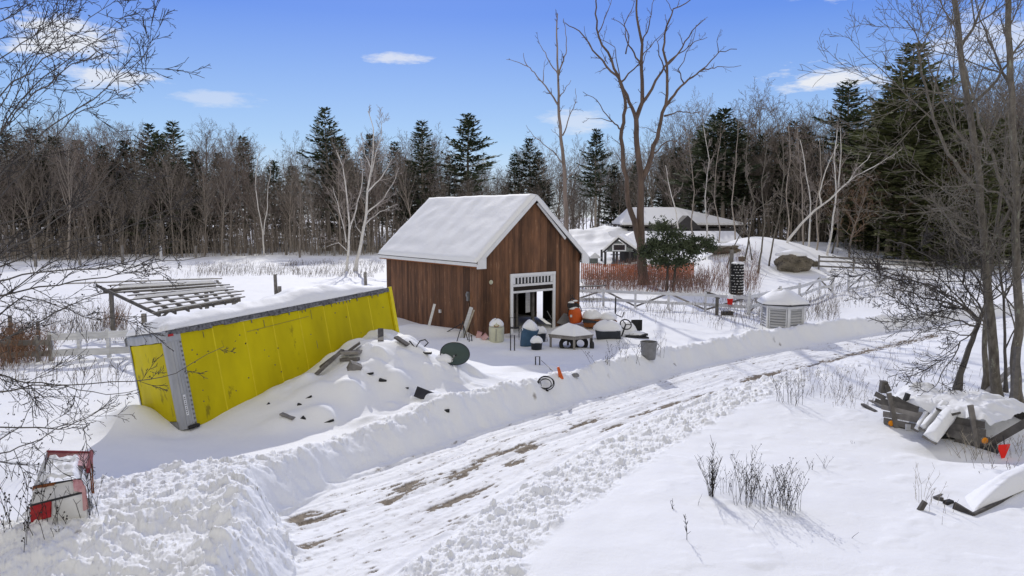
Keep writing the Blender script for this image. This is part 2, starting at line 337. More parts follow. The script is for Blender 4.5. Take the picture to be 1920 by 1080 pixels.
# ------------------------------------------------------------------ mesh builder
class MB:
    def __init__(s): s.v = []; s.f = []; s.t = []; s.T = None
    def add(s, vs, fs, tone=None):
        b = len(s.v)
        if s.T is not None: vs = [s.T @ Vector(v) for v in vs]
        s.v.extend([tuple(v) for v in vs])
        tn = rnd.random() if tone is None else tone
        for f in fs: s.f.append(tuple(i+b for i in f)); s.t.append(tn)
    def box(s, c, size, R=None, tone=None, taper=1.0):
        c = Vector(c); x, y, z = size[0]/2, size[1]/2, size[2]/2; vs = []
        for dz in (-1, 1):
            k = taper if dz > 0 else 1
            for dx, dy in ((-1,-1),(1,-1),(1,1),(-1,1)):
                p = Vector((dx*x*k, dy*y*k, dz*z))
                if R is not None: p = R @ p
                vs.append(c+p)
        s.add(vs, [(3,2,1,0),(4,5,6,7),(0,1,5,4),(1,2,6,5),(2,3,7,6),(3,0,4,7)], tone)
    def bar(s, a, b, w, h, up=(0,0,1), tone=None):
        a = Vector(a); b = Vector(b); d = b-a; L = d.length
        if L < 1e-6: return
        d.normalize(); u = Vector(up)
        if abs(d.dot(u)) > .98: u = Vector((0,1,0))
        r = d.cross(u).normalized(); u = r.cross(d).normalized()
        R = Matrix((r, d, u)).transposed()
        s.box((a+b)/2, (w, L, h), R, tone)
    def tube(s, pts, rad, k=6, cap=True, tone=None):
        pts = [Vector(p) for p in pts]; n = len(pts)
        if not hasattr(rad, '__len__'): rad = [rad]*n
        vs = []; fs = []
        d0 = (pts[1]-pts[0]).normalized()
        a = Vector((0,0,1)) if abs(d0.z) < .9 else Vector((1,0,0))
        u = d0.cross(a).normalized()
        for i in range(n):
            d = (pts[min(i+1,n-1)]-pts[max(i-1,0)]).normalized()
            u = (u-d*u.dot(d))
            if u.length < 1e-5: u = d.cross(Vector((.3,.8,.5)))
            u.normalize(); w = d.cross(u)
            for j in range(k):
                an = 2*PI*j/k
                vs.append(pts[i]+(u*math.cos(an)+w*math.sin(an))*rad[i])
        for i in range(n-1):
            for j in range(k):
                j2 = (j+1) % k
                fs.append((i*k+j, i*k+j2, (i+1)*k+j2, (i+1)*k+j))
        if cap: fs.append(tuple(reversed(range(k)))); fs.append(tuple((n-1)*k+j for j in range(k)))
        s.add(vs, fs, tone)
    def cyl(s, a, b, r, r2=None, k=12): s.tube([a, b], [r, r if r2 is None else r2], k)
    def lathe(s, prof, k=20, c=(0,0,0), R=None, tone=None):
        vs = []; fs = []; n = len(prof); c = Vector(c)
        for r, z in prof:
            for j in range(k):
                p = Vector((r*math.cos(2*PI*j/k), r*math.sin(2*PI*j/k), z))
                if R is not None: p = R @ p
                vs.append(c+p)
        for i in range(n-1):
            for j in range(k):
                fs.append((i*k+j, i*k+(j+1)%k, (i+1)*k+(j+1)%k, (i+1)*k+j))
        fs.append(tuple(reversed(range(k)))); fs.append(tuple((n-1)*k+j for j in range(k)))
        s.add(vs, fs, tone)
    def grid(s, fn, nu, nv, tone=.5):          # fn(s,t)->point
        vs = [fn(i/nu, j/nv) for j in range(nv+1) for i in range(nu+1)]
        fs = [(j*(nu+1)+i, j*(nu+1)+i+1, (j+1)*(nu+1)+i+1, (j+1)*(nu+1)+i) for j in range(nv) for i in range(nu)]
        s.add(vs, fs, tone)
    def slab(s, O, U, V, T, nu=24, nv=12, edge=.12, seed=0, rag=.0, fn=None, pw=.45):   # snow lying on a rectangle
        O = Vector(O); U = Vector(U); V = Vector(V); Nn = U.cross(V).normalized()
        Lu, Lv = U.length, V.length; vs = []; fs = []
        if Nn.z < 0: Nn = -Nn
        def P(i, j):
            a = i/nu; b = j/nv; e = min(a*Lu, (1-a)*Lu, b*Lv, (1-b)*Lv)/edge
            k = min(1, max(0, e))**pw
            w = 1+.22*float(noise(a*Lu/.8+seed, b*Lv/.8+seed*3))+.08*float(noise(a*Lu/.25+seed, b*Lv/.25))
            t = T*k*w*(fn(a, b) if fn else 1)+.006
            q = 0
            if rag and (i in (0, nu) or j in (0, nv)): q = rag*float(noise(a*Lu*2+seed, b*Lv*2+seed))
            return O+U*a+V*b+Nn*t+(U/Lu+V/Lv)*q, O+U*a+V*b+Nn*.004
        top = [[P(i, j) for i in range(nu+1)] for j in range(nv+1)]
        W = nu+1
        for j in range(nv+1):
            for i in range(nu+1): vs.append(top[j][i][0])
        for j in range(nv):
            for i in range(nu): fs.append((j*W+i, j*W+i+1, (j+1)*W+i+1, (j+1)*W+i))
        per = [(0,i) for i in range(nu+1)]+[(j,nu) for j in range(1,nv+1)]+[(nv,i) for i in range(nu-1,-1,-1)]+[(j,0) for j in range(nv-1,0,-1)]
        b0 = len(vs)
        for j, i in per: vs.append(top[j][i][1])
        m = len(per)
        for q in range(m):
            j, i = per[q]; j2, i2 = per[(q+1) % m]
            fs.append((j2*W+i2, j*W+i, b0+q, b0+(q+1) % m))
        fs.append(tuple(b0+q for q in range(m)))
        s.add(vs, fs, .5)
    def cap(s, c, rx, ry, h, seed=0, n=16, rot=0):   # a mound of snow sitting on something
        c = Vector(c); vs = []; fs = []; prof = [(1.0,0),(1.04,.18),(.98,.42),(.82,.66),(.58,.86),(.28,.97)]
        for r, z in prof:
            for j in range(n):
                a = 2*PI*j/n+rot; k = 1+.07*math.sin(a*3+seed)+.05*math.sin(a*5+seed*2)
                vs.append(c+Vector((rx*r*k*math.cos(a), ry*r*k*math.sin(a), h*z*(1+.12*math.sin(a*2+seed)))))
        vs.append(c+Vector((0,0,h)))
        for i in range(len(prof)-1):
            for j in range(n): fs.append((i*n+j, i*n+(j+1)%n, (i+1)*n+(j+1)%n, (i+1)*n+j))
        b = (len(prof)-1)*n
        for j in range(n): fs.append((b+j, b+(j+1)%n, len(vs)-1))
        fs.append(tuple(reversed(range(n))))
        s.add(vs, fs, .5)
    def mesh(s, name, mat, smooth=False, bevel=0):
        me = bpy.data.meshes.new(name); me.from_pydata(s.v, [], s.f); me.update()
        if mat is not None: me.materials.append(M[mat] if isinstance(mat, str) else mat)
        a = me.attributes.new('tone', 'FLOAT', 'FACE'); a.data.foreach_set('value', s.t)
        if smooth: me.polygons.foreach_set('use_smooth', [True]*len(me.polygons))
        return me
    def build(s, name, mat, parent=None, smooth=False, local=False, loc=None):
        if not s.v: return None
        off = Vector((0,0,0))
        if parent is not None and not local: off = wloc(parent)
        if loc is not None: off = Vector(loc)
        if off.length > 0: s.v = [(v[0]-off.x, v[1]-off.y, v[2]-off.z) for v in s.v]
        o = bpy.data.objects.new(name, s.mesh(name, mat, smooth)); C.objects.link(o)
        if parent is not None: o.parent = parent
        elif loc is not None: o.location = loc
        return o
def wloc(o):
    v = Vector((0,0,0))
    while o is not None: v = v+Vector(o.location); o = o.parent
    return v
def tag(o, label, cat, group=None):
    o['label'] = label; o['category'] = cat
    if group: o['group'] = group
    return o
def thing(name, label, cat, loc=(0,0,0), group=None, rot=None):
    o = bpy.data.objects.new(name, None); C.objects.link(o); o.location = loc; o.empty_display_size = .2
    if rot is not None: o.rotation_euler = rot
    return tag(o, label, cat, group)
def dup(root, loc, rotz, sc=1.0, label=None, group=None):
    r = root.copy(); C.objects.link(r); r.location = loc; r.rotation_euler = (0,0,rotz); r.scale = (sc,)*3 if not hasattr(sc,'__len__') else sc
    if label: r['label'] = label
    if group: r['group'] = group
    for ch in list(root.children):
        c = ch.copy(); C.objects.link(c); c.parent = r
        for g in ch.children:
            d = g.copy(); C.objects.link(d); d.parent = c
    return r
# ------------------------------------------------------------------ ground mesh
def build_ground():
    ang = np.concatenate([np.radians(np.linspace(-64,-39,50,endpoint=False)), np.radians(np.linspace(-39,39,1500)), np.radians(np.linspace(39,64,51))[1:]])
    rr = [6.5]
    while rr[-1] < 420: rr.append(rr[-1]*(1.0024 if rr[-1] < 34 else 1.0048 if rr[-1] < 100 else 1.012))
    rr = np.array(rr); nA, nR = len(ang), len(rr)
    R_, A_ = np.meshgrid(rr, ang, indexing='ij')
    X = (R_*np.sin(A_)).ravel(); Y = (R_*np.cos(A_)).ravel()
    Z = np.empty_like(X); Dt = np.empty_like(X); st = nA*100
    for i in range(0, len(X), st):
        z, d = ground(X[i:i+st], Y[i:i+st], True); Z[i:i+st] = z; Dt[i:i+st] = d
    me = bpy.data.meshes.new('snow_ground')
    nv = len(X); me.vertices.add(nv); me.vertices.foreach_set('co', np.stack([X,Y,Z],1).ravel().astype(np.float32))
    i, j = np.meshgrid(np.arange(nR-1), np.arange(nA-1), indexing='ij'); a = (i*nA+j).ravel()
    q = np.stack([a, a+nA, a+nA+1, a+1], 1).astype(np.int32); q = q[:, ::-1] if False else q
    nf = len(q); me.loops.add(nf*4); me.loops.foreach_set('vertex_index', q.ravel())
    me.polygons.add(nf); me.polygons.foreach_set('loop_start', np.arange(0, nf*4, 4, dtype=np.int32))
    me.update(calc_edges=True)
    at = me.attributes.new('dirt', 'FLOAT', 'POINT'); at.data.foreach_set('value', Dt.astype(np.float32))
    me.polygons.foreach_set('use_smooth', np.ones(nf, bool))
    m = bpy.data.materials.new('snow_with_gravel'); nt, b = nodes(m); me.materials.append(m)
    tc = N(nt, 'ShaderNodeTexCoord').outputs['Object']
    d = N(nt, 'ShaderNodeAttribute', attribute_name='dirt').outputs['Fac']
    gr = mixc(nt, ramp(nt, ntex(nt, tc, 9, 6, .75), .35, .65), (.09,.072,.055), (.26,.21,.155))
    sn = mixc(nt, ramp(nt, ntex(nt, tc, 1.2, 3), .3, .7), (.83,.84,.865), (.86,.87,.885))
    nt.links.new(mixc(nt, d, sn, gr), b.inputs['Base Color'])
    b.inputs['Roughness'].default_value = .7; b.inputs['Specular IOR Level'].default_value = .12
    n1 = ntex(nt, tc, 16, 6, .7); n2 = ntex(nt, tc, 2.3, 4, .55)
    ad = N(nt, 'ShaderNodeMath', operation='MULTIPLY_ADD'); nt.links.new(n2, ad.inputs[0]); ad.inputs[1].default_value = 3.0; nt.links.new(n1, ad.inputs[2])
    bn = N(nt, 'ShaderNodeBump', Strength=.6, Distance=.012); nt.links.new(ad.outputs[0], bn.inputs['Height']); nt.links.new(bn.outputs[0], b.inputs['Normal'])
    o = bpy.data.objects.new('ground', me); C.objects.link(o); o['kind'] = 'structure'
    mb = MB(); mb.add([(-3000,-3000,-1.2),(3000,-3000,-1.2),(3000,3000,-1.2),(-3000,3000,-1.2)], [(0,1,2,3)])
    o = mb.build('terrain', 'snow'); o['kind'] = 'structure'
build_ground()

# ------------------------------------------------------------------ world + sun
SUN_AZ = math.radians(-9.0); SUN_EL = math.radians(31)
def sunlight():
    w = bpy.data.worlds.new('World'); scene.world = w; w.use_nodes = True; nt = w.node_tree; nt.nodes.clear()
    out = N(nt, 'ShaderNodeOutputWorld'); bg = N(nt, 'ShaderNodeBackground', Strength=.12); nt.links.new(bg.outputs[0], out.inputs[0])
    sky = N(nt, 'ShaderNodeTexSky', sky_type='NISHITA', sun_disc=False, sun_elevation=SUN_EL, sun_rotation=SUN_AZ, altitude=300, air_density=1.0, dust_density=.3, ozone_density=3.0)
    tc = N(nt, 'ShaderNodeTexCoord').outputs['Generated']
    sep = N(nt, 'ShaderNodeSeparateXYZ'); nt.links.new(tc, sep.inputs[0])
    z = sep.outputs[2]; y = sep.outputs[1]
    # the deep clear blue of the day
    cr = N(nt, 'ShaderNodeValToRGB'); nt.links.new(z, cr.inputs[0]); e = cr.color_ramp.elements
    e[0].position = 0.0; e[0].color = SKYC[0]; e[1].position = .45; e[1].color = SKYC[3]
    for p, c in ((.10, SKYC[1]), (.26, SKYC[2])):
        k = e.new(p); k.color = c
    c = mixc(nt, .86, sky.outputs[0], cr.outputs[0])
    # wisps of cloud in front; unseen bright veil added behind and overhead as fill light
    mp = N(nt, 'ShaderNodeMapping'); mp.inputs['Scale'].default_value = (1.0,1.0,4.2); mp.inputs['Location'].default_value = (.35,.2,.1); nt.links.new(tc, mp.inputs[0])
    n1 = ntex(nt, mp.outputs[0], 3.1, 7, .55)
    wisp = ramp(nt, n1, .615, .69)
    def spot(az, el, rx, rz, k=1.0):          # a cloud bank at a compass direction
        n = N(nt, 'ShaderNodeMapping'); n.vector_type = 'POINT'
        ax = N(nt, 'ShaderNodeVectorMath', operation='SUBTRACT'); nt.links.new(tc, ax.inputs[0])
        a = math.radians(az); q = math.radians(el)
        ax.inputs[1].default_value = (math.sin(a)*math.cos(q), math.cos(a)*math.cos(q), math.sin(q))
        sc = N(nt, 'ShaderNodeVectorMath', operation='MULTIPLY'); nt.links.new(ax.outputs[0], sc.inputs[0]); sc.inputs[1].default_value = (1/rx, 1/rx, 1/rz)
        ln = N(nt, 'ShaderNodeVectorMath', operation='LENGTH'); nt.links.new(sc.outputs[0], ln.inputs[0])
        nn = N(nt, 'ShaderNodeMath', operation='MULTIPLY_ADD'); nt.links.new(ntex(nt, mp.outputs[0], 11, 8, .68), nn.inputs[0]); nn.inputs[1].default_value = -3.6; nt.links.new(ln.outputs['Value'], nn.inputs[2])
        return ramp(nt, nn.outputs[0], -.85, -1.45, 0, k)
    sp = None
    for s_ in SPOTS:
        o_ = spot(*s_)
        if sp is None: sp = o_
        else:
            mx = N(nt, 'ShaderNodeMath', operation='MAXIMUM'); nt.links.new(sp, mx.inputs[0]); nt.links.new(o_, mx.inputs[1]); sp = mx.outputs[0]
    c = mixc(nt, sp, c, CLOUD)
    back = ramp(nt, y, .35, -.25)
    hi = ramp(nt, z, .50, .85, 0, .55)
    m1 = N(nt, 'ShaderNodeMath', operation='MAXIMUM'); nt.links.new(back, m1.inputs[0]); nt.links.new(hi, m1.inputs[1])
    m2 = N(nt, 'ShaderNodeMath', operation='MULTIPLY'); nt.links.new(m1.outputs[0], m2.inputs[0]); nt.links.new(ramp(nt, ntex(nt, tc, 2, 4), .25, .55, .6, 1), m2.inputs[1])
    c = mixc(nt, m2.outputs[0], c, FILL_VEIL)
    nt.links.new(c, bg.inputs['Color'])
    L = bpy.data.lights.new('sun', 'SUN'); L.energy = SUN_E; L.angle = math.radians(.55); L.color = (1,.965,.90)
    s = bpy.data.objects.new('sun', L); C.objects.link(s)
    d = Vector((math.sin(SUN_AZ)*math.cos(SUN_EL), math.cos(SUN_AZ)*math.cos(SUN_EL), math.sin(SUN_EL)))
    s.rotation_euler = d.to_track_quat('Z', 'Y').to_euler(); s.location = (0, 0, 60)
def _c(r, g, b, k=1/.12): return (r*k, g*k, b*k, 1)
SKYC = [_c(.68,.80,.93), _c(.38,.60,.93), _c(.12,.28,.87), _c(.08,.20,.80)]
CLOUD = _c(.88,.90,.95)[:3]; FILL_VEIL = _c(.78,.735,.62)[:3]
SUN_E = 2.8
SPOTS = [(-31.5,16.8,.13,.04),(-26.2,16.2,.07,.028,1),(-32,11.5,.07,.022,.9),(-29,9.4,.06,.015,.8),(-9.3,11.9,.045,.007,.7),(23.6,9.7,.07,.02,.95),(5.2,7.3,.05,.018,.5),(24.5,15.4,.06,.014,.55),(33,11,.1,.03,.6),(-22,8.4,.05,.012,.4)]
sunlight()
vs = scene.view_settings; vs.view_transform = 'Standard'; vs.look = 'None'; vs.gamma = 1; vs.exposure = -0.07; vs.use_curve_mapping = False
scene.render.engine = 'CYCLES'
# ------------------------------------------------------------------ brown shed
def shed():
    c0 = G(900, 632, 0); c0.z = -.15
    ang = math.atan2(.616, .788)            # gable wall direction
    t = thing('shed', 'brown board shed with snow covered gable roof and white framed doorway', 'shed', c0, rot=(0,0,ang))
    W, L, E, R = 6.2, 8.8, 3.72, 6.46; E0 = E; 
    def top(u): return E + (R-E)*(1-abs(u-W/2)/(W/2))
    du0, du1, dz1 = 1.86, 4.36, 2.84
    r2 = random.Random(3)
    # local axes: x along the gable, y to the back
    def wall(mb, o, d, n, ln, hf, hole=None, bw=.19, inner=False):
        o = Vector(o); d = Vector(d); n = Vector(n); x = 0
        while x < ln-1e-3:
            w = min(bw*(.9+.2*r2.random()), ln-x); pr = r2.random()*.009
            segs = [(0, hf(x+.003), hf(x+w-.003))]
            if hole and x+w/2 > hole[0] and x+w/2 < hole[1]:
                segs = [(hole[3], hf(x+.003), hf(x+w-.003))]+([(0, hole[2], hole[2])] if hole[2] > 0 else [])
            tn = r2.random()
            for z0, za, zb in segs:
                a = o+d*(x+.003); b = o+d*(x+w-.003); q0 = n*pr; q1 = n*(-.03)
                vs = [a+q0+Vector((0,0,z0)), b+q0+Vector((0,0,z0)), b+q0+Vector((0,0,zb)), a+q0+Vector((0,0,za)),
                      a+q1+Vector((0,0,z0)), b+q1+Vector((0,0,z0)), b+q1+Vector((0,0,zb)), a+q1+Vector((0,0,za))]
                mb.add(vs, [(0,1,2,3),(5,4,7,6),(4,0,3,7),(1,5,6,2),(3,2,6,7),(4,5,1,0)], tn)
            x += w
    mb = MB(); wall(mb, (0,0,0), (1,0,0), (0,-1,0), W, top, (du0, du1, 0, dz1)); mb.build('front_wall', 'boards', t, local=True)
    mb = MB(); wall(mb, (-.012,.0,0), (0,1,0), (-1,0,0), L, lambda x: E); mb.build('side_wall', 'boards', t, local=True)
    mb = MB(); wall(mb, (W+.012,0,0), (0,1,0), (1,0,0), L, lambda x: E, (2.80, 3.35, 0, 1.75)); mb.build('side_wall', 'boards', t, local=True)
    mb = MB(); wall(mb, (0,L,0), (1,0,0), (0,1,0), W, top); mb.build('back_wall', 'boards', t, local=True)
    mb = MB()                                   # inner lining, studs
    def lin(a, b, z0, z1): mb.bar((a[0],a[1],(z0+z1)/2), (b[0],b[1],(z0+z1)/2), .02, z1-z0)
    lin((.06,.06),(.06,L-.06),0,E-.05); lin((.06,L-.08),(W-.06,L-.08),0,E); lin((W-.06,.06),(W-.06,2.78),0,E-.05); lin((W-.06,3.37),(W-.06,L-.06),0,E-.05)
    lin((W-.06,2.78),(W-.06,3.37),1.77,E-.05)
    lin((.06,.06),(du0-.02,.06),0,E-.05); lin((du1+.02,.06),(W-.06,.06),0,E-.05); lin((du0,.06),(du1,.06),dz1+.02,E-.05)
    mb.box((W/2,L/2,E-.06),(W-.2,L-.2,.03)); mb.box((W/2,L/2,.02),(W-.2,L-.2,.04))
    mb.build('interior_lining', 'darkin', t, local=True)
    mb = MB()
    for x, y in ((2.75,1.1),(3.15,1.3),(3.95,1.0),(3.3,3.2)): mb.box((x,y,E/2),(.12,.12,E-.15))
    mb.build('interior_post', 'grey', t, local=True)
    # roof
    oh, gh, th = .32, .28, .11; sl = (R-E)/(W/2)
    def rpt(u, y, up=0): return Vector((u, y, E+sl*(u if u <= W/2 else W-u)+.05+up))
    for side in (0, 1):
        mb = MB(); e = -oh if side == 0 else W+oh
        a, b = rpt(e, -gh), rpt(W/2, -gh); c_, d_ = rpt(W/2, L+gh), rpt(e, L+gh)
        nn = Vector((-sl if side == 0 else sl, 0, 1)).normalized()*th
        vs = [a,b,c_,d_,a+nn,b+nn,c_+nn,d_+nn]; b2 = Vector((W/2,-gh,b.z+th/nn.normalized().z)); vs[5] = b2; vs[6] = Vector((W/2,L+gh,b2.z))
        mb.add(vs, [(0,3,2,1),(4,5,6,7),(0,1,5,4),(1,2,6,5),(2,3,7,6),(3,0,4,7)], .3); rf = mb.build('roof', 'greyd', t, local=True)
        mb = MB()
        n1 = nn.normalized(); zz = th
        o1 = a+nn; u1 = (vs[7]-vs[4]); v1 = (vs[5]-vs[4])
        def thick(s_, t_): 
            e_ = .75+.35*t_
            return e_*(1+.16*float(noise(s_*7+side*7, t_*2.2+3))*(1-t_)-.30*math.exp(-((t_-.16)/.06)**2)*max(0,float(noise(s_*6+1,2.5))+.2))
        if side == 0: mb.slab(o1+Vector((0,-.035,0)), u1+Vector((0,.06,0)), v1, .155, 70, 34, .16, 3, fn=thick, pw=.45)
        else: mb.slab(o1+Vector((0,-.035,0)), u1+Vector((0,.06,0)), v1, .13, 50, 20, .22, 9, fn=thick)
        mb.build('snow_cover', 'snow', rf, smooth=True, local=True)
        # rake board, eave board
        mb = MB()
        for yy in (-gh-.02, L+gh+.02):
            a1 = rpt(e, yy, -.02); b1 = rpt(W/2, yy, -.02)
            hh = .24
            vs = []
            for q in (-.018, .018):
                for p, lo in ((a1,0),(b1,0),(b1,1),(a1,1)):
                    vs.append(p+Vector((0,q,(-.10 if lo == 0 else hh-.10+.02))))
            mb.add(vs, [(0,1,2,3),(7,6,5,4),(0,4,5,1),(1,5,6,2),(2,6,7,3),(3,7,4,0)], .5)
            mb.build('rake_board', 'white', t, local=True); mb = MB()
        mb = MB(); ex = e+(.012 if side == 0 else -.012)
        zz = rpt(e,0).z
        mb.box((e-(.02 if side==0 else -.02), L/2, zz-.02), (.04, L+2*gh-.02, .16)); mb.build('eave_board', 'white', t, local=True)
        mb = MB(); x0 = e+.19 if side == 0 else e-.19
        mb.box((x0, L/2, zz-.13), (.36, L+2*gh-.1, .05)); mb.build('soffit', 'rust' if side==0 else 'greyd', t, local=True)
        mb = MB()                                # boxed return at the corner
        xa = e-.03 if side == 0 else e+.03; xb = (.14 if side == 0 else W-.14)
        ztop = lambda x: rpt(x, 0).z+.10
        zl = zz-.20
        vs = []
        for q in (-gh-.05, -gh+.012):
            for x_, z_ in ((xa, zl),(xb, zl),(xb, ztop(xb)-.02),(xa, ztop(e)-.12)): vs.append((x_, q, z_))
        mb.add(vs, [(0,1,2,3),(7,6,5,4),(0,4,5,1),(1,5,6,2),(2,6,7,3),(3,7,4,0)], .5)
        mb.build('eave_return', 'white', t, local=True)
    # inner moulding strip that has come loose on the right slope
    mb = MB(); a1 = rpt(W/2+.15,-gh+.1,-.12); b1 = rpt(W-1.15,-gh+.1,-.24); mb.bar(a1, b1, .05, .12); mb.build('loose_moulding', 'white', t, local=True)
    # door case with transom
    f = MB(); y0 = -.05
    f.box(((du0+.07-.14), y0, dz1/2), (.15,.07,dz1)); f.box((du1+.07-.0, y0, dz1/2), (.15,.07,dz1))
    f.box(((du0+du1)/2, y0-.004, dz1+.05), (du1-du0+.30,.075,.12))
    f.box(((du0+du1)/2, y0, dz1-.47), (du1-du0-.0,.06,.07)); f.box(((du0+du1)/2, y0, dz1-.76), (du1-du0,.06,.10))
    fr = f.build('door_frame', 'white', t, local=True)
    g = MB(); n = 11; x0, x1 = du0+.12, du1-.12; z0, z1 = dz1-.37, dz1-.08
    g.box(((du0+du1)/2, y0+.01, dz1-.04), (du1-du0-.002,.035,.08)); 
    g.box(((du0+du1)/2, y0+.01, dz1-.415), (du1-du0-.002,.035,.045))
    wd = (x1-x0)/n
    for k in range(n+1):
        ww = .06; g.box((x0+wd*k, y0+.01, (z0+z1)/2), (ww,.035,z1-z0+.01))
    g.box((du0+.055, y0+.012,(z0+z1)/2),(.09,.033,z1-z0)); g.box((du1-.055, y0+.012,(z0+z1)/2),(.09,.033,z1-z0))
    tr = g.build('transom', 'white', fr, local=True)
    g = MB(); g.box(((du0+du1)/2, y0+.05, (z0+z1)/2), (du1-du0-.05,.012,z1-z0)); g.build('transom_glass', 'glass', fr, local=True)
    g = MB(); g.box(((du0+du1)/2, y0+.03, dz1-.61), (du1-du0-.01,.04,.20)); g.build('dark_panel', 'darkin', fr, local=True)
    g = MB()
    g.box((3.55,.9,1.45),(.36,.03,1.1), Matrix.Rotation(.25,3,'Z')); g.build('hanging_board', 'whitew', t, local=True)
    # round lamp and meter box
    g = MB(); R1 = Matrix.Rotation(PI/2,3,'X'); g.lathe([(.10,0),(.10,.03),(.055,.05),(.05,.08)], 18, (.62,-.0,2.63), R1); g.build('round_vent', 'cream', t, local=True)
    g = MB(); g.box((-.06,.85,1.95),(.10,.16,.42)); g.box((-.12,.85,2.02),(.08,.12,.14)); g.build('meter_box', 'galv', t, local=True)
    g = MB(); g.box((-.05,3.3,1.0),(.08,.14,.16)); g.build('socket_box', 'whitew', t, local=True)
    g = MB(); g.box((-.03,-.03,E/2-.1),(.10,.10,E-.1)); g.build('corner_board', 'boards', t, local=True)
    g = MB(); g.tube([(-.03,.85,1.75),(-.06,.7,1.4),(-.05,.9,1.2),(-.04,.6,.9)], .012, 5); g.build('cable', 'black', t, local=True)
    return t, c0, ang
SHED, SC0, SANG = shed()
def shed_pt(x, y, z): 
    return SC0 + Matrix.Rotation(SANG,3,'Z') @ Vector((x,y,z))

# ------------------------------------------------------------------ yellow trailer body
def RY0(a): return Matrix.Rotation(a,3,'Y')
def trailer():
    t = thing('trailer_body', 'yellow box trailer body tilted and half sunk in a snow drift beside the shed', 'trailer', TB)
    R = Matrix((TA, TW, TU)).transposed(); t.rotation_euler = R.to_euler()
    L, W, H = TL, TWd, TH
    m = MB(); r = random.Random(5)                           # the side: panels with slight bulge and seams
    x = .34; n = 8; pw = (L-.34-.16)/n
    for k in range(n):
        a = x+pw*k; b = a+pw-.006
        jag = r.uniform(-.025,.03)
        m.grid(lambda s_, t_, a=a, b=b, jag=jag: Vector((a+(b-a)*s_, -.01-.018*math.sin(PI*s_)*math.sin(PI*t_)-.006*float(noise(a+s_*3,t_*4)), .0+(H-.13+jag)*t_)), 8, 12, r.random())
        m.box(((a+b)/2, .03, H/2-.1), (b-a, .04, H-.2), tone=.4)
    sp = m.build('side_panel', 'yellow', t, smooth=True, local=True)
    m = MB()
    for k in range(1, n): m.box((x+pw*k-.003, -.012, H/2-.07), (.035,.008,H-.16))
    m.build('panel_seam', 'yellowe', sp, local=True)
    m = MB()
    m.box((3.4,-.031,H-.42),(2.2,.003,.008),RY0(-.03)); 
    for k in range(26):
        px, pz = r.uniform(.6,L-.4), r.uniform(.5,H-.4); m.lathe([(.022,0),(.016,.012)], 6, (px,-.018,pz), Matrix.Rotation(PI/2,3,'X'))
    for px, pz, w, h in ((1.0,H-.28,.014,.16),(2.9,H-.32,.015,.2),(4.6,H-.35,.010,.3),(4.62,1.3,.012,.25)):
        m.box((px,-.031,pz),(w,.003,h))
    m.build('scuff_marks', 'greyd', sp, local=True)
    m = MB()                                                  # torn strip under the roof edge
    xs = .05; 
    while xs < L-.2:
        w = r.uniform(.15,.45); m.box((xs+w/2, -.03, H-.06+r.uniform(-.02,.015)), (w+.02, .05, .10+r.uniform(0,.06))); xs += w
    for k in range(14): m.box((r.uniform(.5,L-.5), -.035, H-.15), (r.uniform(.01,.03),.01,r.uniform(.06,.2)))
    m.build('torn_top_rail', 'tear', t, local=True)
    m = MB(); m.box((L/2+.1, -.028, H-.125), (L*.5,.03,.02)); m.build('bent_trim_strip', 'alu', t, local=True)
    m = MB(); m.box((L-.07,-.03,H/2+.02),(.14,.07,H+.02)); m.box((L-.16,-.035,H/2-.02),(.015,.03,H-.1)); m.build('rear_post', 'yellowe', t, local=True)
    m = MB()                                                  # nose panel
    m.grid(lambda s_, t_: Vector((-.01-.03*math.sin(PI*s_)-.02*float(noise(s_*4,t_*5)), .18+(W-.28)*s_, .22+(H-.52)*t_)), 14, 16, .4)
    m.box((.05, W/2, H/2-.05), (.06, W-.2, H-.3), tone=.5); m.build('nose_panel', 'yellow', t, smooth=False, local=True)
    m = MB(); m.box((-.015,W/2+.02,.11),(.05,W-.3,.2)); m.build('nose_kick_plate', 'galv', t, local=True)
    def post(yc, x1, y1, sgn):                                # rounded corner extrusion
        m = MB(); pts = []
        for k in range(9):
            a = PI/2*k/8; rr = .19
            pts.append((rr-rr*math.cos(a)-.035, (rr-rr*math.sin(a))*1.0))
        prof = [(-.035,.20)]+[( .16-.19*math.sin(a), .16-.19*math.cos(a)) for a in [PI/2*(8-k)/8 for k in range(9)]]+[(.36,-.03)]
        vs = []
        for z in (-.0, H-.26):
            for px, py in prof: vs.append((px, (py if sgn > 0 else W-py), z))
        q = len(prof); fs = [(i,i+1,q+i+1,q+i) for i in range(q-1)]
        m.add(vs, fs, .5)
        for g in (.10,.18,.26): m.box((g, (-.032 if sgn > 0 else W+.032), (H-.26)/2), (.02,.012,H-.3))
        m.build('corner_post', 'alu', t, smooth=False, local=True)
        m = MB(); z = .1
        while z < H-.3:
            for px in (.33,): m.box((px, (-.045 if sgn > 0 else W+.045), z), (.03,.02,.05))
            z += .12
        m.build('rivet_row', 'galv', t, local=True)
    post(0,0,0,1); post(0,0,0,-1)
    m = MB()                                                  # rounded top front rail
    prof = [(-.045,-.28),(-.05,-.10),(-.02,-.03),(.05,.02),(.16,.035)]
    vs = []
    ny = 12
    for j in range(ny+1):
        y = -.045+(W+.09)*j/ny; pull = .06*(abs(j-ny/2)/(ny/2))**4
        for px, pz in prof: vs.append((px+pull, y, H+pz-.01*math.sin(j*1.7)))
    q = len(prof); fs = [(j*q+i, (j+1)*q+i, (j+1)*q+i+1, j*q+i+1) for j in range(ny) for i in range(q-1)]
    m.add(vs, fs, .5)
    for yy in (-.046, W+.046): m.add([(-.03,yy,H-.28),(.36,yy,H-.28),(.36,yy,H-.02),(.05,yy,H+.0),(-.03,yy,H-.08)], [(0,1,2,3,4) if yy<0 else (4,3,2,1,0)], .5)
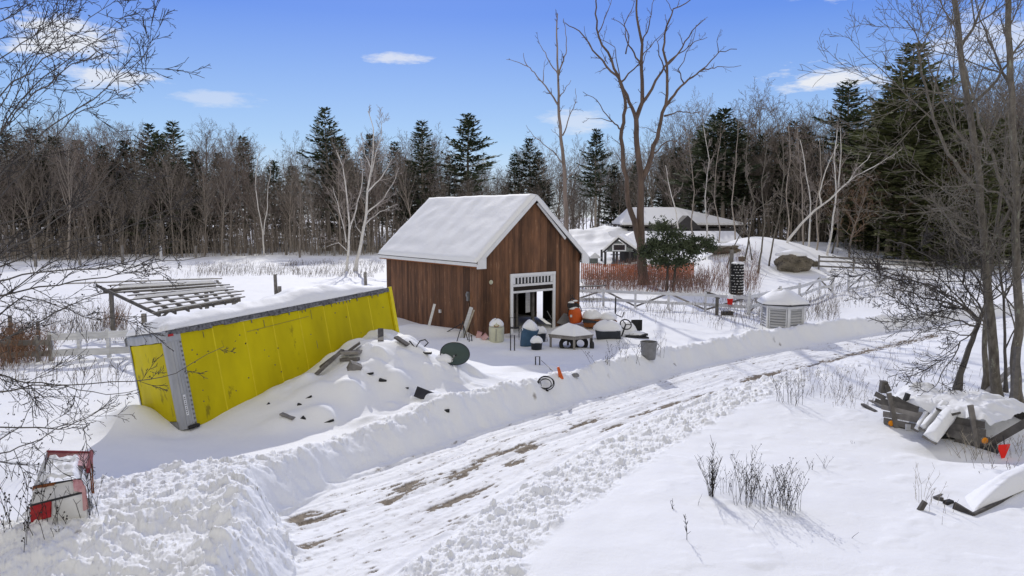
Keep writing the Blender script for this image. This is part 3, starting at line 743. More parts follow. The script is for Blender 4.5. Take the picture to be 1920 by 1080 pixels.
    m.build('front_top_rail', 'alu', t, smooth=True, local=True)
    m = MB(); m.box((.10,-.055,H-.12),(.14,.015,.06)); m.build('marker_lamp', 'red', t, local=True)
    m = MB(); m.box((L/2,W/2,H-.02),(L-.02,W-.02,.06)); m.build('roof', 'alu', t, local=True)
    m = MB(); m.box((L/2,W-.0,H/2),(L-.4,.05,H-.1)); m.build('far_side_panel', 'yellow', t, local=True)
    m = MB(); m.box((L-.03,W/2,H/2),(.05,W-.1,H-.1)); m.build('rear_door', 'yellowe', t, local=True)
    m = MB(); m.box((L/2,W/2,.05),(L-.1,W-.1,.1)); m.build('floor', 'greyd', t, local=True)
    # data plate: white strip with dark marks
    m = MB(); m.box((.15,-.048,.62),(.07,.006,.55)); dp = m.build('label_strip', 'white', t, local=True)
    m = MB(); z = .40
    for k in range(9): m.box((.15,-.053,z),(.035 if k % 3 else .02,.004,.022)); z += .053
    m.build('label_print', 'blackm', dp, local=True)
    m = MB()
    m.slab((-.02,-.06,H+.012),(L-.2,0,0),(0,W+.1,0),.40,80,24,.5,5,fn=lambda a,b:(.85+.45*math.exp(-((a-.66)/.13)**2)-.35*ss(.8,1,a))*(1-.1*b),pw=.55)
    m.slab((-.05,.12,H+.0),(.6,0,0),(0,W-.15,0),.17,10,20,.2,15)
    m.build('snow_cap', 'snow', t, smooth=True, local=True)
    m = MB(); m.tube([(.1,-.05,.02),(.25,-.12,.04),(.38,-.06,.02)],.05,7); m.build('rubber_bump_stop','black',t,local=True)
trailer()
# ------------------------------------------------------------------ trees
def perp(d, rng):
    a = Vector((rng.uniform(-1,1), rng.uniform(-1,1), rng.uniform(-1,1)))
    p = a-d*a.dot(d)
    return p.normalized() if p.length > 1e-3 else Vector((1,0,0))
def branch(mbs, p, d, L, r, lev, P, rng):
    """mbs: mesh builder per level; P: dict of per-level lists"""
    n = P['seg'][lev]; pts = [p.copy()]; rad = [r]; dd = d.copy()
    for i in range(n):
        dd = (dd + perp(dd, rng)*P['wig'][lev] + Vector((0,0,P['up'][lev]))).normalized()
        p = p+dd*(L/n); pts.append(p.copy()); rad.append(max(r*(1-(i+1)/n*(1-P['tip'][lev])), P['rmin']))
    mbs[lev].tube(pts, rad, P['k'][lev], cap=False, tone=rng.random())
    if lev+1 >= P['levels']: return
    m = P['n'][lev]; t0 = P['t0'][lev]; az = rng.uniform(0, 6.28)
    for j in range(m):
        t = t0+(1-t0)*(j+rng.random())/m; q = min(t, .999)*n; i = int(q); f = q-i
        pt = pts[i].lerp(pts[i+1], f); ax = (pts[i+1]-pts[i]).normalized()
        az += 2.4+rng.uniform(-.5,.5)
        u = ax.cross(Vector((0,0,1)) if abs(ax.z) < .9 else Vector((1,0,0))).normalized(); w = ax.cross(u)
        s = (u*math.cos(az)+w*math.sin(az))
        a = math.radians(P['ang'][lev]*rng.uniform(.7,1.25))
        nd = (ax*math.cos(a)+s*math.sin(a)).normalized()
        shape = P['shape'][lev]
        L2 = L*P['ls'][lev]*(shape(t) if shape else 1-.45*t)*rng.uniform(.7,1.2)
        rr = (rad[i]*(1-f)+rad[i+1]*f)
        branch(mbs, pt, nd, L2, max(min(rr*.75, r*P['rs'][lev]*(1.15-.5*t)), P['rmin']), lev+1, P, rng)
def hardwood(P, H, r, seed, lean=0.0):
    rng = random.Random(seed); tr, tw = MB(), MB()
    nl = P['levels']; mbs = [tr, tr, tw, tw, tw][:nl]
    branch(mbs, Vector((0,0,-.3)), Vector((lean,0,1)).normalized(), H, r, 0, P, rng)
    return tr, tw
PH = dict(levels=4, seg=[9,5,4,3], wig=[.05,.13,.18,.2], up=[.02,.10,.06,.04], tip=[.12,.25,.3,.5], k=[7,4,3,3], rmin=.009, n=[22,8,6], t0=[.32,.18,.15],
          ang=[42,42,45], ls=[.34,.42,.5], rs=[.38,.5,.6], shape=[lambda t: 1.15-.75*abs(t-.45)*1.5 if t > .3 else .9, None, None])
def mk_tree_thing(name, tr, tw, label, cat, group, mt, mw, loc=(0,0,0), tn='trunk', wn='twigs', world=False):
    t = thing(name, label, cat, loc, group)
    tr.build(tn, mt, t, smooth=True, local=not world)
    if tw.v: tw.build(wn, mw, t, smooth=True, local=not world)
    return t
def conifer(H, seed, mb_tr, mb_nd, base=.25, spread=.17, gap=.5, ragged=.3, droop=.1, tuft=.36, dens=1.0):
    rng = random.Random(seed); r0 = H*.013
    pts = [Vector((0,0,-.3))]; 
    for i in range(1, 9): pts.append(Vector((rng.uniform(-.1,.1), rng.uniform(-.1,.1), H*i/8)))
    mb_tr.tube(pts, [r0*(1-.92*i/8) for i in range(9)], 6, cap=False)
    def axis(z):
        q = z/H*8; i = min(7, int(q)); return pts[i].lerp(pts[i+1], q-i)
    z = H*base
    while z < H*.985:
        t = (z-H*base)/(H*(1-base)); prof = (1-t)**.8*(.55+.45*min(1, t*5+.2)); nb = rng.randint(4,6); a0 = rng.uniform(0,6.28)
        for j in range(nb):
            a = a0+j*6.283/nb+rng.uniform(-.3,.3); L = H*spread*prof*rng.uniform(1-ragged,1+ragged)+.25
            if rng.random() < .12: L *= .5
            el = rng.uniform(-.05,.25)+.55*t-droop; p0 = axis(z)
            d = Vector((math.cos(a)*math.cos(el), math.sin(a)*math.cos(el), math.sin(el)))
            m = 3; bp = [p0]
            for q in range(m): bp.append(bp[-1]+(d+Vector((0,0,-.08*(1-q)+.05*q)))*(L/m))
            mb_tr.tube(bp, [max(.012, L*.014)*(1-.8*q/m) for q in range(m+1)], 3, cap=False)
            sd_ = Vector((-d.y, d.x, 0)).normalized()
            nt = max(3, int(L/.17*dens))
            for q in range(nt):
                s = (q+.6)/nt
                if s < .18 and L > 1: continue
                g = s*m; i = min(m-1, int(g)); pt = bp[i].lerp(bp[i+1], g-i)
                wd = tuft*(1.15-.5*s)*(1+.18*L)
                for sg in (-1, 1):
                    dd = (sd_*sg*rng.uniform(.5,1)+d*rng.uniform(.3,1.0)+Vector((0,0,rng.uniform(-.25,.5)))).normalized()
                    wv = dd.cross(Vector((rng.uniform(-.5,.5),rng.uniform(-.5,.5),1))).normalized()*wd*rng.uniform(.14,.24)
                    e = pt+dd*wd*rng.uniform(.8,1.3)+Vector((0,0,-.04))
                    mid = pt.lerp(e,.55)
                    mb_nd.add([pt, mid+wv, e, mid-wv], [(0,1,2,3)], rng.random())
        z += gap*rng.uniform(.7,1.3)*(1.15-.5*t)
    return

def px_tree(name, label, cat, group, limbs, Y, mt, mw, seed, sub=None, dj=.05, k=8, tn='trunk', wn='branches', twr=.012, mbx=None, slim=1.0):
    """a particular tree: limbs = [(pixel path, r0, r1, depth lean)], each with its own run in depth; twigs grow from them"""
    rng = random.Random(seed); tr, tw = MB(), MB(); first = None; allp = []
    for li, (path, r0, r1, dy) in enumerate(limbs):
        pts = []
        n = len(path)
        for i, (u, v) in enumerate(path):
            pts.append(D(u, v, Y+dy[0]+(dy[1]-dy[0])*i/(n-1)))
        # finer points with small kinks
        fine = [pts[0]]
        for i in range(n-1):
            m = 3; a, b = pts[i], pts[i+1]; L = (b-a).length
            for q in range(1, m+1):
                p = a.lerp(b, q/m)
                if q < m: p = p+perp((b-a).normalized(), rng)*L*(dj*.3 if li == 0 else dj)
                fine.append(p)
        N_ = len(fine); rad = [(r0+(r1-r0)*(i/(N_-1))**.6)*slim for i in range(N_)]
        if li == 0:
            first = fine[0].copy(); fine[0] = fine[0]-Vector((0,0,.4))
            rad[0] = r0*1.25
        (tr if li == 0 else (mbx or tr)).tube(fine, rad, k if r0 > .05 else 4, cap=True)
        allp.append((fine, rad))
        if sub:
            s = sub; L = sum((fine[i+1]-fine[i]).length for i in range(N_-1)); cnt = int(L*s['den']*rng.uniform(.8,1.2))
            if r0 < .03: cnt = max(2, cnt)
            for c in range(cnt):
                t = s['t0'] if li == 0 else s.get('t1',.15); t = t+(1-t)*rng.random(); q = t*(N_-1.001); i = int(q)
                pt = fine[i].lerp(fine[i+1], q-i); ax = (fine[i+1]-fine[i]).normalized()
                a = math.radians(rng.uniform(25,60)); nd = (ax*math.cos(a)+perp(ax, rng)*math.sin(a)).normalized()
                P = s['P']; ln = s['len']*rng.uniform(.4,1.2)*(1.2-.6*t)
                branch([tw]*P['levels'], pt, nd, ln, min(rad[i]*.6, s['r']), 0, P, rng)
    t = thing(name, label, cat, first, group)
    tr.build(tn, mt, t, smooth=True)
    if tw.v: tw.build(wn, mw, t, smooth=True)
    return t, allp
PS = dict(levels=2, seg=[5,3], wig=[.16,.2], up=[.04,.03], tip=[.35,.5], k=[4,3], rmin=.008, n=[4], t0=[.2], ang=[42], ls=[.4], rs=[.6], shape=[None])
PS3 = dict(levels=3, seg=[5,4,3], wig=[.15,.18,.2], up=[.05,.04,.02], tip=[.3,.4,.5], k=[4,3,3], rmin=.008, n=[6,4], t0=[.15,.15], ang=[40,42], ls=[.45,.5], rs=[.6,.7], shape=[None,None])

# --- the two bare dead trees behind the shed
def Z(s): return [(940+a/1.93, b/1.93) for a, b in s]
big = [(Z([(518,1035),(508,960),(505,880),(503,760),(505,640),(490,520),(488,430),(510,370),(507,250),(510,160),(490,60),(488,-30)]), .56,.07,(0,0)),
 (Z([(512,960),(495,860),(470,770),(455,690),(440,560),(435,470),(450,390),(430,300),(400,220),(352,130),(340,50),(348,-20)]), .36,.05,(0,-2)),
 (Z([(506,650),(545,560),(570,470),(595,380),(600,260),(585,180),(598,95),(622,32),(690,-5)]), .30,.04,(0,2.5)),
 (Z([(593,385),(625,345),(665,300),(705,270),(742,240),(790,186),(852,178)]), .17,.03,(1.8,5)),
 (Z([(725,255),(760,246),(795,241),(868,237)]), .08,.02,(4,6)),
 (Z([(508,375),(558,292),(590,242),(655,172),(690,112),(735,70)]), .17,.03,(0,-3)),
 (Z([(585,245),(640,195),(700,150),(745,135)]), .08,.02,(-1,1)),
 (Z([(488,432),(462,370),(432,295),(380,240),(330,182),(282,112),(230,82)]), .20,.03,(0,-4)),
 (Z([(330,182),(310,140),(300,95)]), .05,.015,(-2,-4)),
 (Z([(430,300),(480,250),(540,170),(585,120)]), .10,.025,(-.5,3)),
 (Z([(450,195),(462,130),(440,90),(398,68)]), .07,.02,(-1,-3)),
 (Z([(430,290),(415,210),(410,170),(350,140)]), .06,.02,(-1,-3)),
 (Z([(505,240),(480,190),(455,150),(445,90),(470,40),(490,-10)]), .10,.02,(0,-2)),
 (Z([(510,160),(535,90),(545,30),(552,-20)]), .08,.02,(0,2)),
 (Z([(436,470),(410,448),(385,420),(345,362),(295,332)]), .09,.02,(-1,-4)),
 (Z([(400,440),(360,428),(305,427)]), .05,.012,(-2,-3)),
 (Z([(590,420),(640,402),(690,410),(740,402)]), .09,.02,(1,4)),
 (Z([(545,560),(600,512),(640,512),(682,550)]), .09,.015,(1,3)),
 (Z([(560,480),(530,465),(500,460)]), .05,.012,(1,-1)),
 (Z([(600,270),(570,200),(565,150),(600,100)]), .08,.02,(1,-1)),
 (Z([(660,300),(640,250),(690,160),(705,90)]), .07,.02,(2,0)),
 (Z([(785,190),(780,150),(795,105)]), .05,.015,(4,4)),
 (Z([(385,230),(360,180),(375,110)]), .05,.015,(-2,-3)),
 (Z([(618,40),(600,5),(560,-30)]), .05,.02,(2,1)),
 (Z([(350,120),(375,60),(400,-10)]), .06,.02,(-2,-1)),
 (Z([(510,235),(525,190),(530,150)]), .05,.015,(0,0)),
 (Z([(440,590),(420,560),(405,535)]), .05,.015,(0,-2))]
P0 = dict(PS); P0['rmin'] = .011
px_tree('dead_tree', 'largest bare dead tree, reddish brown forked trunk with broken stubs beyond the white fence', 'tree', None, big, 57, 'dead', 'dead', 21, dict(den=.75, t0=.45, len=1.05, r=.035, P=P0), slim=.85)
sm = [(Z([(236,1000),(235,830),(230,640),(215,500),(207,380),(205,260),(200,130),(203,50)]), .34,.05,(0,0)),
 (Z([(207,382),(180,340),(150,300),(120,262),(95,240),(60,225),(18,215)]), .11,.02,(0,-3)),
 (Z([(97,242),(84,220),(80,192)]), .05,.02,(-2,-2)),
 (Z([(150,300),(152,260),(160,215)]), .06,.015,(-1,-1)),
 (Z([(206,272),(180,235),(160,190),(145,170),(132,140)]), .08,.02,(0,2)),
 (Z([(208,272),(225,220),(236,180),(232,120),(224,68)]), .10,.02,(0,1)),
 (Z([(210,352),(230,325),(252,290)]), .07,.02,(0,1)),
 (Z([(222,490),(240,440),(262,390),(270,362),(268,320)]), .08,.02,(0,2)),
 (Z([(218,520),(205,490),(180,468)]), .06,.015,(0,-1)),
 (Z([(226,605),(200,560),(150,520),(115,490),(90,453)]), .08,.015,(0,-3)),
 (Z([(238,650),(262,615),(300,585)]), .07,.015,(0,2)),
 (Z([(150,520),(130,500),(85,490)]), .04,.012,(-2,-3))]
px_tree('dead_tree', 'slimmer bare dead tree with peeling pale trunk rising behind the shed roof', 'tree', None, sm, 60, 'deadg', 'dead', 22, dict(den=.75, t0=.4, len=.95, r=.035, P=P0), slim=.8)

# --- birches by the left field
PB = dict(PS3); PB['up'] = [.10,.08,.04]; PB['rmin'] = .012
sb = dict(den=1.1, t0=.35, len=2.2, r=.035, P=PB)
px_tree('birch_tree', 'left stem clump of the pale birches behind the trailer, leaning slightly left', 'tree', 'white birches by the left field',
 [([(650,508),(654,463),(655,419),(649,356),(643,312),(630,281)],.17,.03,(0,0)),([(655,432),(668,392),(678,350),(680,318),(672,280)],.09,.02,(0,1)),([(649,454),(636,394),(624,350)],.07,.02,(0,-1)),([(650,470),(635,455),(612,463)],.05,.015,(0,-1))], 72, 'birch','btwig',31, sb, dj=.03)
px_tree('birch_tree', 'tallest pale birch behind the trailer, spreading right with many white limbs', 'tree', 'white birches by the left field',
 [([(666,504),(677,457),(687,400),(689,356),(696,318),(700,281),(700,240),(690,208)],.20,.03,(0,0)),([(687,400),(704,386),(720,372),(737,344),(748,315)],.10,.02,(0,2)),([(689,360),(712,337),(726,316),(735,296)],.09,.02,(0,-1)),
  ([(686,419),(712,397),(745,383)],.07,.015,(0,2)),([(690,350),(702,300),(714,258),(716,225)],.09,.02,(0,1)),([(679,440),(668,425),(662,400)],.05,.015,(0,-1)),([(697,318),(684,290),(676,250)],.06,.015,(0,-1))], 71.5, 'birch','btwig',32, sb, dj=.03)
px_tree('birch_tree', 'thin twin stemmed birch at the wood edge left of the tall birches', 'tree', 'white birches by the left field',
 [([(495,482),(493,438),(484,390),(479,350),(480,318),(485,290)],.13,.03,(0,0)),([(494,440),(500,400),(502,363),(507,318),(504,290)],.10,.02,(0,1))], 98, 'birch','btwig',33, dict(den=.5,t0=.5,len=2,r=.03,P=PB), dj=.03)
px_tree('birch_tree', 'slender pale birch between the twin birch and the tall birches', 'tree', 'white birches by the left field',
 [([(562,478),(561,430),(564,390),(562,345)],.12,.03,(0,0))], 95, 'bark','twig',34, dict(den=1.3,t0=.3,len=2.6,r=.03,P=PB), dj=.03)
# --- leaning birch on the boulder
px_tree('birch_tree', 'long pale birch leaning far to the right over the boulder', 'tree', 'pale trees on the snowy mound',
 [([(1464,482),(1478,450),(1502,420),(1528,394),(1556,374),(1580,350),(1604,330),(1640,312),(1652,304)],.19,.03,(0,-3)),([(1540,384),(1536,362),(1545,330),(1556,300),(1572,270)],.11,.03,(-1,-1)),([(1572,352),(1575,310),(1577,272),(1575,236)],.09,.02,(-1,0)),
  ([(1590,342),(1605,318),(1626,300),(1634,286)],.06,.02,(-2,-1)),([(1604,330),(1620,322),(1650,306),(1690,280)],.05,.012,(-2,-4))], 74, 'birch','btwig',35, dict(den=.9,t0=.4,len=1.6,r=.03,P=PB), dj=.02)
slim = [([(1545,500),(1552,470),(1560,430),(1568,360),(1564,300),(1570,240)],.17,71,'birch'),([(1516,478),(1518,430),(1520,380),(1508,300),(1500,262)],.13,76,'birch'),([(1505,472),(1506,420),(1504,350),(1498,290),(1495,240)],.12,78,'bark'),
 ([(1528,490),(1534,450),(1530,390),(1540,330),(1536,262)],.12,73,'bark'),([(1395,500),(1405,440),(1415,380),(1398,330),(1402,260)],.10,68,'barkn'),([(1420,520),(1428,470),(1434,420),(1428,340),(1440,270)],.11,64,'barkn'),
 ([(1440,512),(1450,450),(1462,400),(1470,330),(1466,250)],.10,66,'barkn'),([(1380,470),(1378,430),(1372,380),(1380,310),(1384,230)],.13,82,'bark'),([(1322,470),(1326,430),(1322,370),(1330,300),(1318,230)],.13,80,'birch'),
 ([(1345,480),(1350,430),(1340,380),(1342,320),(1352,250)],.09,79,'bark'),([(1275,455),(1268,400),(1255,350),(1248,310)],.11,82,'birch'),([(1300,472),(1296,420),(1302,360),(1296,300),(1290,250)],.11,84,'bark'),
 ([(1360,520),(1372,470),(1392,430),(1420,392),(1450,372)],.07,66,'barkn'),([(1475,470),(1480,420),(1474,360),(1482,300),(1478,235)],.11,80,'bark'),([(1560,470),(1572,430),(1584,380),(1580,320)],.10,84,'barkn'),([(1410,480),(1402,440),(1390,410),(1396,370)],.06,67,'barkn')]
for i, (p, r, Y, mt) in enumerate(slim):
    lb = ['pale double curved birch right of the boulder', 'straight white birch stem above the boulder', 'grey sapling left of the white birch stem on the mound', 'crooked grey sapling beside the boulder birch',
      'dark slender sapling beside the tyre column', 'dark slender sapling growing at the foot of the mound', 'dark slender sapling kinked halfway on the mound', 'grey tree rising in front of the log house roof end',
      'thin white birch in front of the log house roof', 'thin grey stem between the white birch and the dark saplings', 'short white birch in front of the log house gable', 'thin grey stem left of the house birch',
      'low leaning dark sapling near the tyre column', 'upright grey sapling behind the boulder', 'dark crooked sapling right of the mound', 'small bent sapling on the left flank of the mound'][i]
    n = dict(den=1.0, t0=.3, len=2.0, r=.03, P=PB)
    px_tree('birch_tree' if mt == 'birch' else 'sapling', lb, 'tree', 'pale trees on the snowy mound', [(p, r, .03, (0,0))], Y, mt, 'btwig' if mt == 'birch' else 'twig', 60+i, n, dj=.04, k=6)

# --- the wood all round: prototypes, then copies
protoH = []
for s, (H, r) in enumerate([(15,.17),(17,.2),(13.5,.15),(18,.2),(14,.14),(16,.17)]):
    P = dict(PH); P['wig'] = [.04+.02*(s%3),.13,.18,.2]; P['ang'] = [[40,28,50,34,45,30][s],42,45]; P['t0'] = [[.30,.42,.22,.45,.25,.35][s],.18,.15]
    P['rmin'] = .012
    protoH.append(hardwood(P, H, r, 100+s))
protoC = []
for s, (H, b, sp, gp, rg, dr) in enumerate([(19,.30,.20,.62,.35,.05),(18,.18,.18,.5,.25,.15),(21,.42,.17,.7,.45,.0),(15,.06,.23,.45,.3,.18)]):
    a, n_ = MB(), MB(); conifer(H, 200+s, a, n_, b, sp, gp, rg, dr, tuft=.62, dens=1.0); protoC.append((a, n_, H))
def label_at(px, kind, back):
    if kind == 'hardwood':
        if px < 430: z = 'at the left wood edge beyond the pergola'
        elif px < 720: z = 'in the wood behind the pale birches'
        elif px < 1080: z = 'in the wood behind the shed roof'
        elif px < 1330: z = 'in the wood behind the dead trees'
        elif px < 1600: z = 'behind the snowy mound with the boulder'
        else: z = 'at the far right beyond the road'
        return ('bare grey brown hardwood deep ' if back else 'bare grey brown hardwood ')+z.replace('in the wood ','').replace('behind','behind' )+('' if back else ', foremost rows')
    z = 'at the left' if px < 430 else 'near the pale birches' if px < 720 else 'above the shed roof' if px < 1080 else 'behind the dead trees' if px < 1330 else 'behind the snowy mound' if px < 1600 else 'at the far right'
    return 'dark evergreen conifer in the wood line '+z
HP = []; CPR = []
def get_h(i, px, back, mk):
    return None
rw_ = random.Random(77)
def front_Y(px): 
    xs = [(-400,84),(0,88),(200,95),(430,101),(700,104),(1000,118),(1150,124),(1300,112),(1500,100),(1600,118),(1750,112),(1950,100),(2400,90)]
    for (a, ya), (b, yb) in zip(xs[:-1], xs[1:]):
        if a <= px <= b: return ya+(yb-ya)*(px-a)/(b-a)
    return 110
placed = {}
def wood(kind, idx, px, Y, Htop, rz, back=False, wide=1.0, warm=False):
    x = (px-960)/F*Y*1.005; z = hz(x, Y)
    if kind == 'h':
        a, w = protoH[idx]; H0 = [15,17,13.5,18,14,16][idx]; mt, mw = 'bark', ('twigw' if warm else 'twigr' if idx in (2,4) else 'twig')
    else:
        a, w, H0 = protoC[idx]; mt, mw = 'bark', ('needleo' if px > 1600 and idx != 2 else 'needle')
    s = Htop/H0; key = (kind, idx, mt, mw)
    lb = label_at(px, 'hardwood' if kind == 'h' else 'c', back); gp = lb+' group'
    gp = lb.replace('bare grey brown hardwood', 'bare hardwoods').replace('dark evergreen conifer', 'dark conifers')
    if key not in placed:
        t = thing('hardwood_tree' if kind == 'h' else 'pine_tree', lb, 'tree', (0,0,0), gp)
        import copy
        A = MB(); A.v = list(a.v); A.f = list(a.f); A.t = list(a.t); B = MB(); B.v = list(w.v); B.f = list(w.f); B.t = list(w.t)
        A.build('trunk', mt, t, smooth=True, local=True); B.build('crown', mw, t, smooth=(kind == 'h'), local=True)
        placed[key] = t; o = t
        o.location = (x, Y, z-.1); o.rotation_euler = (0,0,rz); o.scale = (s*wide,s*wide,s)
    else:
        o = dup(placed[key], (x, Y, z-.1), rz, (s*wide,s*wide,s), lb, gp)
    return o
def top_h(px):                       # height of the tree line in the picture
    xs = [(-300,282),(0,282),(120,278),(250,292),(330,305),(420,285),(520,315),(600,308),(700,282),(830,308),(900,322),(1000,318),(1100,318),(1200,290),(1300,255),(1400,235),(1500,240),(1600,250),(1680,215),(1800,200),(2000,190),(2400,200)]
    for (a, ya), (b, yb) in zip(xs[:-1], xs[1:]):
        if a <= px <= b: return ya+(yb-ya)*(px-a)/(b-a)
    return 280
def Hfor(vy, Y, px): return D(960, vy, Y).z-hz((px-960)/F*Y, Y)
for row, (dy, step, n0) in enumerate(((0,26,0),(6,24,13),(14,22,5),(24,24,9))):
    px = -160+n0
    while px < 2120:
        Y = front_Y(px)+dy+rw_.uniform(-2.5,2.5)
        u = px+rw_.uniform(-9,9)
        vy = top_h(u)+rw_.uniform(-42,62)-(0 if row else -14)
        if row == 0 and (430 < u < 1060) and rw_.random() < .35: px += step; continue
        wood('h', rw_.randrange(6), u, Y, max(9, Hfor(vy, Y, u)), rw_.uniform(0,6.28), row >= 2)
        px += step*rw_.uniform(.8,1.2)
cons = [(618,200,112,0),(700,248,125,1),(745,262,122,1),(795,222,112,1),(880,212,118,2),(640,255,116,3),(845,290,128,1),(338,223,110,1),(292,230,108,0),(250,262,110,3),(310,250,104,3),(465,252,118,1),(375,282,112,3),(420,285,118,3),
 (992,258,124,0),(1010,282,130,1),(965,285,128,1),(1115,240,118,2),(1265,272,118,1),(1240,290,124,3),(1330,212,108,0),(1350,202,104,0),(1310,240,112,1),(1375,225,110,1),(1395,250,116,1),(1420,250,112,0),(1450,245,118,1),(1478,222,118,1),(1500,232,114,1),(1462,265,108,3),(1520,260,118,1),
 (1575,150,105,2),(1690,78,82,0),(1660,150,88,1),(1720,150,86,0),(1640,190,92,3),(1760,190,88,3),(1800,210,84,3),(1860,220,90,0),(1900,240,86,3),(1960,200,92,0),(1625,255,98,3),(1690,240,80,3),(1740,290,78,3),(1600,262,106,3),(1840,290,74,3),(1780,330,76,3),
 (30,245,96,1),(80,235,98,1),(120,255,100,3),(55,262,100,0),(160,262,104,3),(205,268,104,1),(-30,240,96,0),(230,300,106,3),(350,300,106,3),(520,300,124,3),(555,310,122,3),(660,300,120,3),(770,300,118,3),(1150,310,126,3),(1190,300,126,1),(1540,330,112,3),(1570,350,108,3),(1610,340,100,3)]
CO = []
for i in range(24):
    u = 1570+i*16+rw_.uniform(-9,9); Y = rw_.uniform(80,92); o = wood('h', rw_.choice((2,4,0)), u, Y, rw_.uniform(7,12), rw_.uniform(0,6.28), False, 1.3, True)
    o['label'] = 'warm brown bushy young tree before the dark conifers at the right'; o['group'] = 'young brown trees before the right hand conifers'
for i in range(26):
    u = 1590+i*17+rw_.uniform(-10,10); cons.append((u, rw_.uniform(285,385)-(u-1590)*.06, rw_.uniform(88,101), 3 if i % 3 else 1))
for i, (px, vy, Y, k) in enumerate(cons):
    o = wood('c', k, px, Y, Hfor(vy, Y, px), rw_.uniform(0,6.28), wide=1.55 if vy in (78,150,190,212,202) else 1.15); CO.append((px, vy, o))
wd = {618:'tallest conifer behind the pale birches, open ragged crown',880:'lone tall conifer with bare lower trunk above the shed ridge',1115:'flat topped conifer between the two dead trees',1575:'tall tiered pine standing clear of the wood left of the big pine',
      1690:'biggest pine at the right, dense dark crown behind the roadside trees',795:'broad tiered conifer above the left end of the shed roof',338:'pointed conifer at the left wood edge above the pergola',1350:'broad dark conifer right of the big dead tree'}
WY = {618:200,880:212,1115:240,1575:150,1690:78,795:222,338:223,1350:202}
for px, vy, o in CO:
    if WY.get(px) == vy:
        o['label'] = wd[px]; del o['group']
# --- the far wood behind, read as one mass
def far_wood():
    tr = MB(); r = random.Random(9)
    for i in range(420):
        px = r.uniform(-250,2150); Y = front_Y(px)+r.uniform(32,62); x = (px-960)/F*Y; z = 1.0
        H = max(8, Hfor(top_h(px)+r.uniform(-5,70), Y, px)); a = r.uniform(-.06,.06)
        p = Vector((x,Y,z)); tp = p+Vector((a*H,0,H))
        tr.tube([p, p.lerp(tp,.5)+Vector((r.uniform(-.3,.3),0,0)), tp], [r.uniform(.10,.2),.08,.02], 4, cap=False)
        for j in range(30):
            t = r.uniform(.15,1); q = p.lerp(tp,t); an = r.uniform(0,6.28); L = r.uniform(1.5,4.2)*(1.2-.7*t)
            d = Vector((math.cos(an),math.sin(an)*.6,r.uniform(.3,1.2))).normalized()
            e = q+d*L*.5; f_ = e+(d+Vector((r.uniform(-.4,.4),0,r.uniform(-.1,.4))))*L*.5
            tr.tube([q,e,f_],[.045,.03,.015],3,cap=False)
            for _ in range(3):
                g = e.lerp(f_, r.random()); tr.tube([g, g+Vector((r.uniform(-1,1),r.uniform(-.4,.4),r.uniform(.1,1)))*1.1],[.02,.012],3,cap=False)
    o = tr.build('far_wood', 'twig'); o['kind'] = 'stuff'; tag(o, 'dense bare brown wood far behind the field and the house', 'wood')
    # brush at the foot of the wood
    mb = MB()
    for i in range(8200):
        px = r.uniform(-250,2150); Y = front_Y(px)+r.uniform(-3.5,22); x = (px-960)/F*Y
        H = r.uniform(1.2,5) if r.random() < .7 else r.uniform(4,8)
        if 1080 < px < 1180: H *= .4
        z = 1.2 if Y > 92 else .7; z = None
        q = Vector((x, Y, 0)); 
        bases.append((mb, q, H, r.uniform(-.25,.25), r.uniform(-.2,.2), r.random()))
    xs = np.array([b[1].x for b in bases]); ys = np.array([b[1].y for b in bases]); zs = ground(xs, ys)
    for b, z in zip(bases, zs):
        m_, q, H, ax, ay, tn = b; q.z = float(z)-.1
        a1 = q+Vector((ax*H*.3,ay*H*.3,H*.5)); a2 = q+Vector((ax*H,ay*H,H))
        m_.tube([q,a1,a2],[.035,.022,.012],3,cap=False,tone=tn)
        for _ in range(5):
            t = r.uniform(.2,.95); g = q.lerp(a1,t*2) if t < .5 else a1.lerp(a2,t*2-1)
            L = H*.28*(1.1-t*.5); m_.tube([g,g+Vector((r.uniform(-1,1),r.uniform(-.6,.6),r.uniform(.2,1.1)))*L],[.014,.009],3,cap=False,tone=tn)
    o = mb.build('undergrowth', 'twig'); o['kind'] = 'stuff'; tag(o, 'brown tangled undergrowth along the foot of the wood', 'undergrowth')
bases = []
far_wood()

